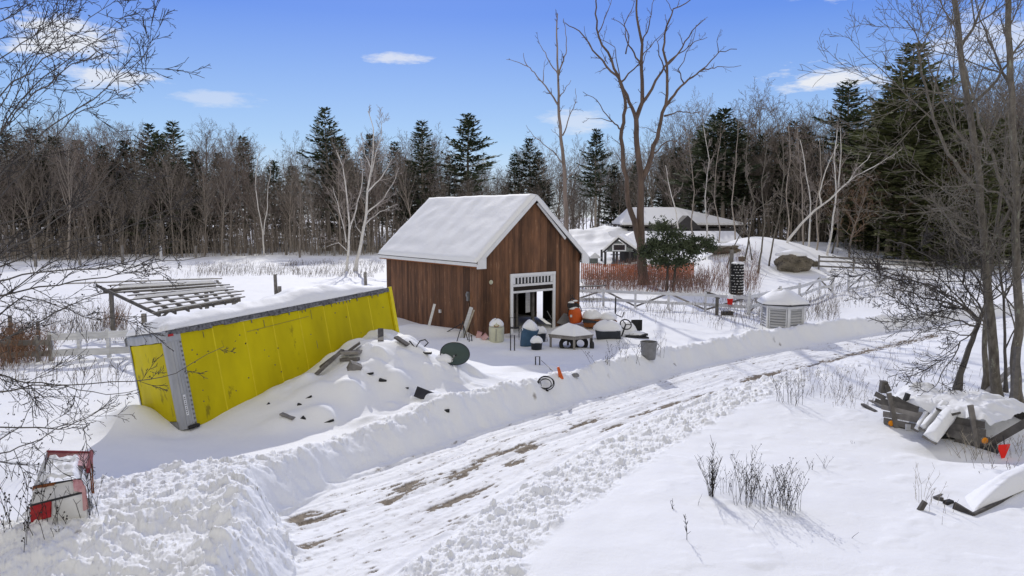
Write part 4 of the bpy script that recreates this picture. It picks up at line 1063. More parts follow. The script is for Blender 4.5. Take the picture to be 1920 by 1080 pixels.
# --- small evergreen by the brush
def holly():
    rng = random.Random(44); p0 = GZ(1250,545); tr, lf = MB(), MB()
    Y = p0.y
    def pt(u,v,dy=0): return D(u,v,Y+dy)
    limbs = [[(1250,548),(1252,500),(1246,460),(1240,425)],[(1262,548),(1266,505),(1275,470),(1290,445)],[(1252,500),(1230,480),(1210,465)],[(1246,460),(1262,430),(1258,415)],[(1268,500),(1295,480),(1320,460)]]
    for l in limbs: tr.tube([pt(*q) for q in l],[.12,.09,.06,.03][:len(l)] if len(l)==4 else [.07,.05,.02],6)
    blobs = [(1240,425,20,14),(1262,440,24,14),(1225,458,20,15),(1252,466,34,20),(1285,458,24,13),(1300,470,22,14),(1325,455,18,11),(1215,478,18,10),(1240,490,26,12),(1275,490,26,13),(1305,448,16,8),(1335,466,12,8),(1205,470,12,9)]
    for u, v, ru, rv in blobs:
        for k in range(int(ru*rv*2.4)):
            a = rng.uniform(0,6.28); q = abs(rng.gauss(0,.62)); q = min(q, 1.45); dy = rng.uniform(-1,1)*ru/24
            c = pt(u+ru*q*math.cos(a), v+rv*q*math.sin(a), dy*1.2)
            n = Vector((rng.uniform(-1,1),rng.uniform(-1,1),rng.uniform(-.4,1))).normalized(); b = perp(n,rng); w = n.cross(b)*.045; s = b*rng.uniform(.08,.19)
            lf.add([c-s, c+w, c+s, c-w],[(0,1,2,3)],rng.random())
    t = thing('evergreen_tree','small spreading dark evergreen with two thin trunks in front of the log house','tree',p0)
    tr.build('trunk','barkd',t,smooth=True); lf.build('crown','needleo' if False else 'needle',t)
holly()

# --- near right roadside trees
PN = dict(levels=3, seg=[7,5,4], wig=[.10,.14,.16], up=[.03,.02,.02], tip=[.22,.35,.5], k=[5,4,3], rmin=.006, n=[9,5], t0=[.12,.12], ang=[38,40], ls=[.45,.5], rs=[.5,.6], shape=[None,None])
sN = dict(den=1.0, t0=.12, len=3.8, r=.024, P=PN)
sN2 = dict(den=1.3, t0=.10, t1=.1, len=2.6, r=.03, P=PN)
near = [
 ('thickest lichened roadside tree at the right, trunk running out of the top of the photo',[([(1871,755),(1864,690),(1858,600),(1848,500),(1843,420),(1832,300),(1815,190),(1800,90),(1788,-10),(1770,-140)],.25,.09,(0,0)),
   ([(1838,360),(1800,320),(1770,270),(1745,200),(1728,140),(1717,80)],.10,.03,(0,-2)),([(1848,480),(1880,420),(1905,380),(1930,330)],.09,.03,(0,-1)),([(1815,195),(1780,175),(1740,170),(1700,165)],.06,.02,(0,-2)),
   ([(1832,300),(1790,240),(1760,170),(1740,110),(1700,40)],.07,.02,(0,2)),([(1800,90),(1830,40),(1850,-20)],.08,.03,(0,1)),([(1818,200),(1870,150),(1900,100),(1930,60)],.08,.03,(0,-1)),([(1846,470),(1800,440),(1770,400),(1740,385)],.06,.02,(0,-3))],21.3,'barkn',sN),
 ('rightmost roadside tree, dark upright trunk at the photo edge',[([(1908,760),(1903,680),(1912,600),(1906,480),(1904,330),(1898,180),(1890,60),(1886,-100)],.24,.10,(0,0)),
   ([(1905,420),(1880,350),(1862,290),(1835,230),(1815,150),(1800,100)],.09,.03,(0,-2)),([(1899,190),(1870,110),(1850,60),(1826,-10)],.07,.02,(0,2)),([(1902,330),(1940,270),(1960,200)],.08,.02,(0,0)),([(1904,400),(1870,360),(1820,345),(1760,350)],.06,.02,(0,-2))],20.6,'barkn',sN),
 ('younger brown roadside trunk between the two thick ones',[([(1850,722),(1846,660),(1848,600),(1856,520),(1868,430),(1880,340),(1890,250)],.15,.05,(0,0)),([(1868,430),(1900,390),(1925,340)],.05,.02,(0,0))],22.5,'barkn',sN),
 ('thin dark stem close to the right edge trunk',[([(1888,735),(1884,660),(1882,560),(1872,480),(1880,400)],.09,.03,(0,0)),([(1882,560),(1900,520),(1903,500)],.05,.02,(0,0))],22,'barkd',sN),
 ('dark broken trunk leaning left against the roadside trees',[([(1795,718),(1812,668),(1828,622),(1842,588),(1852,560)],.13,.07,(0,1.0)),
   ([(1836,603),(1800,570),(1760,540),(1700,520),(1640,500),(1590,480)],.05,.012,(0,-2)),([(1838,600),(1790,575),(1740,560),(1690,545),(1640,530)],.045,.012,(0,-3)),([(1832,612),(1790,600),(1740,590),(1690,570),(1650,555)],.04,.01,(0,-1)),
   ([(1842,585),(1810,540),(1780,505),(1740,480),(1690,455),(1660,450)],.05,.012,(0,-2)),([(1830,615),(1800,640),(1780,680),(1760,715),(1740,735),(1720,742)],.035,.008,(0,-3)),([(1836,600),(1800,560),(1760,520),(1720,500),(1690,470)],.04,.01,(0,1)),
   ([(1826,630),(1790,622),(1750,610),(1720,590)],.03,.008,(0,-3)),([(1848,570),(1830,520),(1800,470),(1760,440)],.04,.01,(0,0)),([(1838,600),(1780,560),(1720,528),(1660,520),(1610,495),(1560,478)],.045,.01,(0,-3))],21.0,'barkd',dict(den=1.7,t0=.75,t1=.08,len=1.7,r=.02,P=PN))]
for i, (lb, limbs, Y, mt, sb_) in enumerate(near):
    px_tree('roadside_tree', lb, 'tree', None, limbs, Y, mt, 'barkn' if i < 3 else 'twigd', 300+i, sb_, dj=.04, k=10, slim=.70 if i < 4 else .8)

# --- near left tree: only its branches reach into the frame
PL = dict(levels=3, seg=[7,5,4], wig=[.08,.11,.14], up=[.015,.01,.01], tip=[.2,.35,.5], k=[5,4,3], rmin=.0042, n=[5,3], t0=[.12,.12], ang=[32,36], ls=[.5,.5], rs=[.5,.6], shape=[None,None])
def left_tree():
    tips = [[(-90,560),(0,527),(60,512),(180,505),(270,482),(330,462)],[(-90,600),(0,555),(110,535),(200,520),(260,498),(390,480)],[(-60,620),(0,590),(45,555),(110,575),(180,600),(300,590)],
     [(-60,690),(0,702),(50,718),(130,722),(250,715),(330,700),(420,650)],[(-60,790),(0,801),(110,805),(160,785),(212,755),(225,740)],[(-60,860),(0,850),(60,830),(110,800),(180,790)],[(-60,740),(0,735),(60,722),(120,722),(200,740),(260,730)],
     [(-60,150),(0,110),(60,70),(110,30),(170,-20)],[(-60,330),(0,250),(45,150),(85,75),(110,0)],[(-60,330),(0,250),(60,165),(130,110),(200,60),(265,5)],[(-60,360),(0,250),(50,190),(110,140),(190,90),(230,85)],
     [(-60,400),(0,330),(70,260),(120,220),(200,165),(260,115),(290,80)],[(-60,450),(0,370),(60,300),(140,215),(200,190),(280,140)],[(-80,520),(0,470),(100,400),(200,350),(280,300)],[(-80,560),(0,500),(110,455),(210,440),(300,400),(380,372)],
     [(-80,560),(0,480),(80,430),(170,370),(230,300)],[(-80,100),(0,40),(60,5),(90,-30)],[(-60,300),(0,200),(30,140),(90,70),(150,30)],[(-60,470),(0,420),(90,395),(180,380),(250,330)],[(-80,620),(0,560),(120,480),(220,430),(330,410)],
     [(-80,240),(0,180),(80,110),(150,60),(210,-10)],[(-80,660),(0,640),(80,600),(160,560),(250,520)],[(-80,860),(-10,830),(40,800),(60,760),(70,700)]]
    Yb = 11.5; trunk = [(-420,1000),(-415,700),(-400,400),(-380,150),(-370,-100)]
    limbs = [(trunk, .24,.12,(1,1))]
    for i, p in enumerate(tips):
        v0 = p[0][1]+ (30 if v0_fix(p) else 120)
        limbs.append(([(-405, v0+60), (-230, v0+10)]+p, .030 if p[-1][0] > 200 else .024, .004, (1.0, -1.6+ (i % 5)*.9)))
    t, allp = px_tree('leaning_hardwood', 'near bare tree at the left edge whose long thin dark branches sweep into the photo', 'tree', None, limbs, Yb, 'barkd', 'twigd', 500, dict(den=1.5, t0=.99, t1=.25, len=1.15, r=.008, P=PL), dj=.03, k=7)
    # a few withered leaves left on the twigs
    rng = random.Random(3); lf = MB()
    for fine, rad in allp[1:]:
        for _ in range(16):
            i = rng.randrange(len(fine)//3, len(fine)); p = fine[i]+Vector((rng.gauss(0,.22),rng.gauss(0,.22),rng.gauss(0,.16)))
            n = Vector((rng.uniform(-1,1),rng.uniform(-1,1),rng.uniform(-1,1))).normalized(); b = perp(n,rng); w = n.cross(b)*.014; s = b*.024
            lf.add([p-s,p+w,p+s*.9,p-w],[(0,1,2,3)])
    lf.build('withered_leaves','weedd',t)
def v0_fix(p): return p[0][1] > 500
left_tree()
# ------------------------------------------------------------------ dry weeds and brush
def stems(mb, px, py, n, H, spread, rng, r=.004, lean=.25, side=3, Yj=0, heads=False, z0=None):
    p0 = GZ(px, py)
    for _ in range(n):
        x = p0.x+rng.gauss(0,spread); y = p0.y+rng.gauss(0,spread*.7)
        q = Vector((x,y,(p0.z if spread < .6 else hz(x,y))-.05)); h = H*rng.uniform(.45,1.15)
        a = rng.uniform(0,6.28); l = rng.uniform(0,lean); d = Vector((math.cos(a)*l, math.sin(a)*l, 1)).normalized()
        m1 = q+d*h*.5; m2 = q+d*h+Vector((math.cos(a),math.sin(a),0))*h*.12
        mb.tube([q,m1,m2],[r,r*.8,r*.5],3,cap=False,tone=rng.random())
        for _ in range(side):
            t = rng.uniform(.3,1); g = q.lerp(m1,t*2) if t < .5 else m1.lerp(m2,t*2-1); a2 = rng.uniform(0,6.28)
            e = g+Vector((math.cos(a2)*.5,math.sin(a2)*.5,rng.uniform(.4,1.2))).normalized()*h*rng.uniform(.08,.22)
            mb.tube([g,e],[r*.7,r*.4],3,cap=False)
            if heads and rng.random() < .6: mb.lathe([(r*1.2,-r*2),(r*2.6,0),(r*1.0,r*2.5)],5,e)
def area_stems(name, label, cat, mat, quads, H, n, rng, r=.008, lean=.3, side=2, clump=1):
    """quads: pixel rectangles (u0,v0,u1,v1) on the ground"""
    mb = MB(); xs = []; ys = []
    for (u0,v0,u1,v1), w in quads:
        for _ in range(int(n*w)):
            p = G(rng.uniform(u0,u1), rng.uniform(v0,v1), .1)
            for _c in range(clump): xs.append(p.x+rng.gauss(0,.12)); ys.append(p.y+rng.gauss(0,.12))
    zs = ground(np.array(xs), np.array(ys))
    for x, y, z in zip(xs, ys, zs):
        q = Vector((x,y,float(z)-.05)); h = H*rng.uniform(.4,1.2); a = rng.uniform(0,6.28); l = rng.uniform(0,lean)
        d = Vector((math.cos(a)*l+.08, math.sin(a)*l, 1)).normalized(); m1 = q+d*h*.55; m2 = q+d*h+Vector((math.cos(a)+.3,math.sin(a),0))*h*.1
        mb.tube([q,m1,m2],[r,r*.8,r*.45],3,cap=False,tone=rng.random())
        for _ in range(side):
            t = rng.uniform(.35,1); g = q.lerp(m1,t*2) if t < .5 else m1.lerp(m2,t*2-1); a2 = rng.uniform(0,6.28)
            mb.tube([g, g+Vector((math.cos(a2)*.5,math.sin(a2)*.5,rng.uniform(.4,1.2))).normalized()*h*rng.uniform(.1,.25)],[r*.7,r*.4],3,cap=False)
    o = mb.build(name, mat); o['kind'] = 'stuff'; tag(o, label, cat); return o
rg = random.Random(12)
area_stems('red_brush','reddish bare brush standing in the snow beyond the white fence','brush','redbrush',[((1092,518,1210,548),1.0),((1215,520,1330,548),1.0),((1330,510,1420,545),.6),((1150,505,1300,525),.8)],1.2,800,rg,.012,.35,3)
area_stems('dry_grass','dry brown grass poking through the snow of the left field','grass','weed',[((370,496,560,516),1.0),((540,490,720,512),.9),((560,512,700,518),.25),((250,500,420,520),.2)],.55,900,rg,.010,.4,1)
area_stems('russet_brush','russet tangled brush around the weathered rails at the left','brush','russet',[((0,640,60,680),1.0),((-60,640,30,690),.8),((60,650,100,678),.25),((195,600,235,612),.3)],1.1,420,rg,.008,.6,4)
area_stems('dry_grass','sparse dark weeds behind the pergola and the left rails','weeds','weed',[((90,600,240,640),1.0),((10,560,190,620),.8),((0,690,240,720),.25)],.6,420,rg,.007,.5,3)
area_stems('dry_weeds','thin dark weeds along the far bank and by the white fence','weeds','weed',[((1090,570,1260,600),.25),((1230,575,1440,605),.5),((1380,555,1420,575),.4),((1500,560,1570,600),.8),((1520,545,1640,575),.5),((1330,560,1440,615),.6),((1560,520,1600,560),.2)],.7,330,rg,.007,.45,3)
area_stems('dry_weeds','dark weeds along the right shoulder of the road below the roadside trees','weeds','weed',[((1480,690,1620,740),.6),((1620,650,1800,700),.45),((1560,720,1700,760),.4),((1780,700,1900,790),.5),((1660,560,1760,600),.5)],.42,200,rg,.005,.5,3)
area_stems('snowy_brambles','tangled dark brambles beside the white gate at the right','brambles','weed',[((1640,520,1760,560),1.0),((1560,470,1700,500),.3),((1700,480,1900,520),.7)],.9,330,rg,.009,.7,4)
def weed(name, label, spots, mat='weedd', grp=None, cat='weed'):
    mb = MB(); first = GZ(spots[0][0], spots[0][1])
    for (u,v,n,H,s,r,ln,sd_,hd) in spots: stems(mb,u,v,n,H,s,rg,r,ln,sd_,heads=hd)
    o = mb.build(name, mat, loc=first); tag(o, label, cat, grp)
weed('dead_weed','bushy upright dead weed, leftmost of the foreground clump',[(1335,932,3,.95,.012,.008,.08,26,False),(1334,930,16,.78,.03,.005,.32,7,False)])
weed('dead_weed','wide cluster of seed headed dead weeds in the middle foreground',[(1395,925,20,.6,.20,.004,.4,4,True),(1418,945,30,.98,.22,.0045,.32,6,True),(1365,925,6,.5,.12,.003,.4,2,True)])
weed('dead_weed','dense right hand bunch of dark seed headed weeds in the foreground',[(1465,952,36,.85,.20,.0045,.32,5,True),(1480,965,8,.5,.08,.004,.3,3,True)])
weed('dead_weed','single knobbly dead stalk standing alone in the foreground snow',[(1288,1012,1,.52,.01,.007,.05,18,False)])
weed('dead_weed','tiny forked dead sprig left of the foreground weed clump',[(1262,955,4,.2,.02,.006,.6,3,False)])
weed('dead_weed','thin bent stalk just below the bushy dead weed',[(1310,948,1,.42,.01,.004,.2,1,False),(1410,990,1,.5,.01,.003,.6,1,False)])
weed('dead_weed','small snowy sprigs beside the cluster in the right foreground',[(1515,882,4,.35,.06,.004,.5,3,False),(1545,878,4,.4,.06,.004,.6,3,False)])
weed('dead_weed','small sprig between the weed cluster and the broken trailer',[(1595,832,3,.2,.06,.004,.6,3,False)])
weed('dead_weed','pale branching weeds left of the snow covered plank frame',[(1735,940,9,.75,.16,.004,.35,5,False)],'straw')
weed('dead_weed','short pale stems in front of the plank frame',[(1760,960,5,.45,.12,.004,.4,2,False),(1765,985,1,.2,.02,.004,.3,1,False)],'weed')
weed('dead_weed','brown tangle of stems under the red triangle on the broken trailer',[(1830,850,30,.55,.28,.006,.8,4,False),(1900,850,30,.45,.35,.005,.8,5,False)],'straw')
weed('dead_weed','dark tangle right of the red triangle at the photo edge',[(1890,882,16,.3,.3,.005,.9,4,False)],'weed')
weed('dead_weed','tall dark weed leaning right beside the red and white cabinet',[(168,968,1,1.1,.01,.008,.1,24,False),(170,968,6,.6,.06,.005,.5,5,False)])
weed('dead_weed','dark weeds in front of the red and white cabinet',[(100,985,5,.55,.05,.006,.5,6,False),(112,1002,4,.3,.05,.005,.5,5,False)])
weed('dead_weed','tall tangled weeds left of the red and white cabinet',[(30,985,14,1.0,.35,.006,.35,6,True),(20,1010,12,.8,.4,.006,.4,6,True)])
weed('dead_weed','weeds at the lower left corner behind the snow heap',[(8,900,10,.9,.3,.005,.4,6,False)])
weed('dead_shrub','dark leafless shrub on the right shoulder of the road',[(1482,755,16,.95,.22,.006,.4,7,False)],'weedd',None,'shrub')
weed('dead_weed','curved dark weed in front of the snowy table',[(1130,680,5,.6,.2,.006,.7,5,True),(1150,685,3,.5,.2,.006,.6,4,True)])
weed('dead_weed','tall weeds with seed heads between the table and the grey bin',[(1168,680,8,.8,.25,.005,.4,6,True),(1160,660,6,.8,.2,.005,.4,5,True),(1205,665,3,.5,.08,.006,.4,5,False)])
weed('dead_weed','thin pale weeds right of the grey bin',[(1236,668,5,1.0,.12,.005,.3,6,False)],'weed')
weed('dead_weed','dark stems at the shed corner beside the leaning poles',[(880,628,8,.9,.2,.006,.4,4,False),(925,632,6,.5,.15,.006,.4,3,False)],'weed')
weed('dead_weed','dry stems behind the blue tub by the shed door',[(1025,640,8,.5,.1,.006,.3,3,False),(1000,610,4,.7,.1,.008,.3,3,False)],'weed')
weed('dead_weed','twiggy dead shrub against the white rails near the shed',[(1108,575,20,.95,.3,.008,.5,6,False)],'weed')
weed('dead_weed','two bent twigs in the snow at the lower right',[(1562,1012,1,.22,.01,.005,.7,0,False),(1592,1008,1,.2,.01,.005,.7,0,False)])
weed('dead_weed','bunch of brown weeds in front of the louvred cupola',[(1440,610,18,1.15,.4,.007,.4,5,False),(1488,606,7,1.2,.3,.009,.3,5,False)],'weed')
weed('dead_weed','short weeds below the snowy plank frame trailer at the edge of the photo',[(1700,800,4,.25,.4,.005,.6,3,False)],'weed')

# ------------------------------------------------------------------ fences
def rail_fence(label, posts, mat, nb, heights, bh=.15, name='board_fence', brace=False, ph=1.25, pm=None, extra=()):
    """posts: world points"""
    t = thing(name, label, 'fence', posts[0])
    for p in posts:
        m = MB(); m.box((p.x,p.y,p.z+ph/2-.15),(.12,.12,ph+.3)); m.build('post', pm or mat, t)
    for i in range(len(posts)-1):
        a, b = posts[i], posts[i+1]; d = (b-a); d.z = 0; d.normalize(); n = Vector((d.y,-d.x,0))*.085
        if n.y > 0: n = -n
        for h in heights:
            m = MB(); m.bar(a+n+Vector((0,0,h))-d*.05, b+n+Vector((0,0,h+rg.uniform(-.03,.03)))-d*.004, .03, bh); m.build('rail', mat, t)
        if brace:
            m = MB(); n2 = n*-.9
            if i % 2 == 0: m.bar(a+n2+Vector((0,0,.1)), b+n2+Vector((0,0,ph-.15)), .03,.10)
            else: m.bar(a+n2+Vector((0,0,ph-.15)), b+n2+Vector((0,0,.1)), .03,.10)
            m.build('brace', 'grey', t)
    return t
def GG(u, v, dz=0): p = GZ(u, v); p.z += dz; return p
rail_fence('long low white board fence running right from the shed to the corner post', [GG(u,v) for u,v in ((1052,574),(1131,574),(1191,578),(1253,581),(1322,584),(1402,590))], 'whitew', 2, (.42,.95), .17, brace=True, ph=1.12)
rail_fence('white board fence rising right behind the louvred cupola', [GG(u,v) for u,v in ((1404,590),(1462,574),(1498,566),(1536,551),(1560,548))], 'whitew', 2, (.45,1.0), .20, brace=True, ph=1.25)
t = rail_fence('white three rail paddock gate section right of the gap in the fence', [GG(u,v) for u,v in ((1590,546),(1620,540),(1645,536),(1690,528))], 'whitew', 3, (.15,.62,1.08), .16, brace=True, ph=1.2, name='paddock_gate')
rail_fence('grey weathered rail fence beyond the paddock gate', [GG(u,v) for u,v in ((1535,505),(1600,508),(1648,510),(1700,512),(1750,516))], 'grey', 3, (.3,.75,1.15), .15, ph=1.3)
rail_fence('broken white board fence left of the trailer nose', [GG(u,v) for u,v in ((98,676),(150,673),(205,670),(252,667))], 'whitew', 2, (.28,.92), .27, ph=1.12)
rail_fence('brown weathered rail panel among brush at the left edge', [GG(u,v) for u,v in ((-60,684),(20,680),(72,678),(96,677))], 'grey', 2, (.3,.75), .2, ph=1.0)
for k,(u,v,h,r_) in enumerate(((22,645,1.25,.09),(73,640,.9,.08))):
    p = GZ(u,v); m = MB(); m.tube([p-Vector((0,0,.3)),p+Vector((.0,0,h))],[r_,r_*.9],8); o = m.build('fence_post','grey',loc=p); tag(o,['brown post standing in the brush at the left edge','short brown post behind the left brown rails'][k],'post')
m = MB()
posts = [(67,500,26),(150,497,24),(230,492,32),(302,487,26),(367,483,22),(425,480,26),(470,478,22),(537,478,28),(583,478,22),(627,480,18)]
o = None
for k,(u,v,hp) in enumerate(posts):
    p = GZ(u,v); h = hp/F*p.y*1.0; m = MB(); m.tube([p-Vector((0,0,.3)),p+Vector((.03,0,h))],[.17,.15],8); o = m.build('field_post','whitew' if k in (3,) else 'grey',loc=p)
    tag(o,'weathered round post in the row of fence posts along the far left field edge','post','fence posts along the far left field')
for k,(u,v,hp) in enumerate(((518,548,34),(686,530,20))):
    p = GZ(u,v+6); h = (hp+6)/F*p.y; m = MB(); m.tube([p-Vector((0,0,.3)),p+Vector((-.04,0,h))],[.13,.12],8)
    if k == 0: m.box(p+Vector((.25,0,.4)),(.2,.2,.5))
    o = m.build('field_post','grey',loc=p); tag(o,['grey post standing in the snow directly above the trailer roof','short grey post just left of the shed wall'][k],'post')
for k,(u,v,hp) in enumerate(((1704,735,10),(1745,735,15))):
    p = GZ(u,v); h = hp/F*p.y; m = MB(); m.box(p+Vector((0,0,h/2-.1)),(.13,.13,h+.2)); o = m.build('post_stub','grey',loc=p); tag(o,['left grey post stub poking from the snow behind the broken trailer','right grey post stub poking from the snow behind the broken trailer'][k],'post')
# ------------------------------------------------------------------ pergola
def pergola():
    A, B, Cc, Dd = D(118,537,33.5), D(412,527,36), D(462,561,31), D(240,601,26.5)
    base = GZ(200,632)
    t = thing('pergola','grey slatted pergola roof with snow on its slats behind the trailer','pergola',base)
    def P(s,q): return A.lerp(B,s).lerp(Dd.lerp(Cc,s),q)
    for k in range(7):
        m = MB(); s = .22+.76*k/6.0 if k else .20
        m.bar(P(s,.0), P(min(1,s*.86+.06),1.02), .06, .13, tone=rnd.random()); m.build('rafter','greyd',t)
    for k in range(9):
        q = k/8.0; m = MB(); a = P(rnd.uniform(-.02,.05) if q < .1 else .24-.06*q+rnd.uniform(-.02,.03), q); b = P(1+rnd.uniform(-.03,.05), q)
        m.bar(a+Vector((0,0,.12)), b+Vector((0,0,.12)), .065, .045); sl = m.build('slat','grey',t)
        m = MB(); 
        if k in (2,5,6,8): 
            ww = .16 if k in (2,5) else .09
            m.slab(a.lerp(b,.05)+Vector((0,-ww/2,.148)), (b-a)*.9, Vector((0,ww,0)), .11 if k in (2,5) else .05, 30, 3, .05, k)
        else: m.slab(a.lerp(b,.02)+Vector((0,-.035,.148)), (b-a)*.95, Vector((0,.075,0)), .035, 24, 2, .04, k)
        m.build('snow_strip','snow',sl,smooth=True)
    m = MB(); m.bar(P(.2,.14)+Vector((0,0,-.12)), P(.95,.14)+Vector((0,0,-.12)), .10,.22); m.build('beam','greyd',t)
    m = MB(); m.bar(P(.3,.86)+Vector((0,0,-.12)), P(.98,.86)+Vector((0,0,-.12)), .10,.2); m.build('beam','greyd',t)
    for u, v, s, q in ((197,632,.25,.14),(231,632,.2,.84),(362,590,.88,.14),(385,600,.93,.84)):
        tp = P(s,q)+Vector((0,0,-.1)); m = MB(); m.box((tp.x,tp.y,(tp.z+hz(tp.x,tp.y))/2-.1),(.15,.15,tp.z-hz(tp.x,tp.y)+.1)); m.build('post','grey',t)
    tp = P(.2,.84); m = MB(); m.bar(tp+Vector((.0,0,-.9)), P(.36,.9)+Vector((0,0,-.1)), .08,.1); m.build('brace','greyd',t)
pergola()
# ------------------------------------------------------------------ tyre column
def tyre_prof():
    return [(.17,-.06),(.20,-.085),(.27,-.10),(.315,-.085),(.335,-.05),(.335,.05),(.315,.085),(.27,.10),(.20,.085),(.17,.06)]
def tyre_mesh(mb, R=.34, w=.2, k=24):
    s = R/.335; sw = w/.2; vs = []; fs = []; pr = tyre_prof(); n = len(pr)
    for r_, z in pr:
        for j in range(k):
            a = 2*PI*j/k; rr = r_*s*(1.0+(.02 if (j % 2 and r_ > .33) else 0)); vs.append((rr*math.cos(a), rr*math.sin(a), z*sw))
    for i in range(n):
        i2 = (i+1) % n
        for j in range(k): fs.append((i*k+j, i*k+(j+1)%k, i2*k+(j+1)%k, i2*k+j))
    mb.add(vs, fs, .5)
def tyres():
    p = GZ(1381,552); r = random.Random(6); z = p.z+.1; proto = None
    H = D(1381,494,p.y).z-p.z; n = 11; w = H/n
    nth = ['bottom','second','third','fourth','fifth','sixth','seventh','eighth','ninth','tenth','topmost']
    for k in range(n):
        loc = (p.x+r.uniform(-.03,.03), p.y+r.uniform(-.03,.03), p.z+w*(k+.5))
        lb = ('snow flecked black tyre, %s in the tall column of stacked tyres' % nth[k]) if k in (0,n-1) else 'snow flecked black tyre, %s from the bottom of the tall tyre column' % nth[k]
        if proto is None:
            t = thing('tyre', lb, 'tyre', loc, 'tyres stacked in a tall column'); m = MB(); tyre_mesh(m,.45,w*.98); m.build('casing','black',t,local=True,smooth=False)
            m = MB()
            for q in range(5):
                a = -PI/2+(q-2)*.5+r.uniform(-.1,.1); m.cap((.43*math.cos(a),.43*math.sin(a),w*.33),r.uniform(.04,.10),.03,.035,q,8)
            m.build('snow','snow',t,local=True,smooth=True); proto = t
        else: dup(proto, loc, r.uniform(-.5,.5), 1, lb)
    m = MB(); c = Vector((p.x,p.y,p.z+H)); m.cap(c-Vector((0,0,.01)),.41,.41,.14,3); o = m.build('snow_cap','snow',smooth=True,loc=c); tag(o,'cap of snow on top of the tall tyre column','snow')
    q = c+Vector((-.15,.9,0)); g = hz(q.x,q.y); m = MB(); m.box((q.x,q.y,(q.z+.9+g)/2),(.22,.22,q.z+.9-g)); o = m.build('post','grey',loc=(q.x,q.y,g)); tag(o,'dark grey post standing just behind the tyre column','post')
tyres()
# ------------------------------------------------------------------ louvred cupola
def cupola():
    p = GZ(1466,612); t = thing('cupola','white louvred cupola set on the ground beside the road under a thick snow cap','cupola',p)
    n = 6; R_ = 1.0; H = 1.15; a0 = math.radians(-70-30+6)
    def c(k, r, z): a = a0+2*PI*k/n; return p+Vector((r*math.cos(a), r*math.sin(a), z))
    for k in range(n):
        a, b = c(k,R_,0), c(k+1,R_,0); d = (b-a).normalized(); nn = Vector((d.y,-d.x,0)); L = (b-a).length
        up = Vector((0,0,1))
        m = MB(); m.tube([a-up*.2, a+up*H],[.055,.055],6); 
        m.build('corner_post','white',t)
        m = MB(); m.bar(a+up*(H-.09)-nn*.01, b+up*(H-.09)-nn*.01,.05,.18); m.build('frieze','white',t)
        m = MB(); m.bar(a+d*.10-nn*.01+up*.5, a+d*.101+up*.5-nn*.01,.05,1.0)
        for q in (.10, L-.10): m.box(a+d*q-nn*.01+up*(H/2-.2), (.05,.05,H+.1), Matrix.Rotation(math.atan2(d.y,d.x),3,'Z'))
        m.build('stile','white',t)
        m = MB(); z = .0
        R = Matrix((d, nn, up)).transposed()
        while z < H-.2:
            m.box(a+d*(L/2)+up*z-nn*.03, (L-.2,.15,.018), R @ Matrix.Rotation(-.75,3,'X'), tone=rnd.random()); z += .135
        m.build('louvre','whitew',t)
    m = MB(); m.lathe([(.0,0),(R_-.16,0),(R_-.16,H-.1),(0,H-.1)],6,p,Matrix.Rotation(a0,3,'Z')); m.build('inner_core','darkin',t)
    m = MB(); pts = [(R_+.28,H-.02),(R_+.30,H+.03),(.35,H+.42),(0.02,H+.55)]; m.lathe(pts,6,p,Matrix.Rotation(a0,3,'Z')); rf = m.build('roof','blackm',t)
    m = MB(); N_ = 48
    prof = [(1.0,.0),(1.0,.07),(.93,.16),(.78,.28),(.60,.42),(.42,.55),(.25,.63),(.0,.66)]
    vs = []; fs = []
    def hexr(a): a = (a-a0) % (PI/3)-PI/6; return math.cos(PI/6)/math.cos(a)
    for i,(r_,z) in enumerate(prof):
        for j in range(N_):
            a = 2*PI*j/N_; kx = hexr(a); kk = kx*(1-i/8)+1*(i/8); rr = (R_+.27)*r_*kk*(1+.03*math.sin(a*2+1)); vs.append(p+Vector((rr*math.cos(a),rr*math.sin(a),H+.035+z*(1.0+.07*math.sin(a*3)))))
    for i in range(len(prof)-1):
        for j in range(N_): fs.append((i*N_+j,i*N_+(j+1)%N_,(i+1)*N_+(j+1)%N_,(i+1)*N_+j))
    m.add(vs,fs,.5); m.build('snow_cap','snow',rf,smooth=True)
cupola()
# ------------------------------------------------------------------ boulders on the mound
def rock(label, u, v, w, h, seed, Y=None, name='boulder'):
    p = GZ(u,v); s = p.y/F; rx = w/2*s; rz = h/2*s; r = random.Random(seed); m = MB(); n, k = 18, 26; vs = []; fs = []
    for i in range(n+1):
        th = PI*i/n
        for j in range(k):
            a = 2*PI*j/k; d = Vector((math.sin(th)*math.cos(a), math.sin(th)*math.sin(a), math.cos(th)))
            f = 1+.34*float(noise(d.x*1.6+seed, d.y*1.6+d.z*1.9))+.16*float(noise(d.x*4+seed, d.y*4+d.z*5)); f = round(f*7)/7*.6+f*.4
            q = Vector((d.x*rx*f, d.y*rx*.8*f, d.z*rz*f*1.0)); q.z = min(q.z, rz*.86); vs.append(p+q+Vector((0,rx*.5,rz*.75)))
    for i in range(n):
        for j in range(k): fs.append((i*k+j,(i+1)*k+j,(i+1)*k+(j+1)%k,i*k+(j+1)%k))
    m.add(vs,fs,.5); t = thing(name,label,'boulder',p); m.build('stone','rock',t)
    m = MB(); m.cap(p+Vector((-rx*.05,rx*.62,rz*1.42)), rx*.92, rx*.72, rz*.5, seed, 22); m.build('snow','snow',t,smooth=True)
rock('large brown boulder with a snow cap on the right face of the mound',1492,510,62,42,5)
rock('low grey rock outcrop on the left shoulder of the mound',1362,476,64,20,8)
rock('small dark rock poking from the mound behind the tyre column',1392,490,12,12,9)
rock('dark rock at the right foot of the mound beside the fence corner',1529,500,16,14,12)
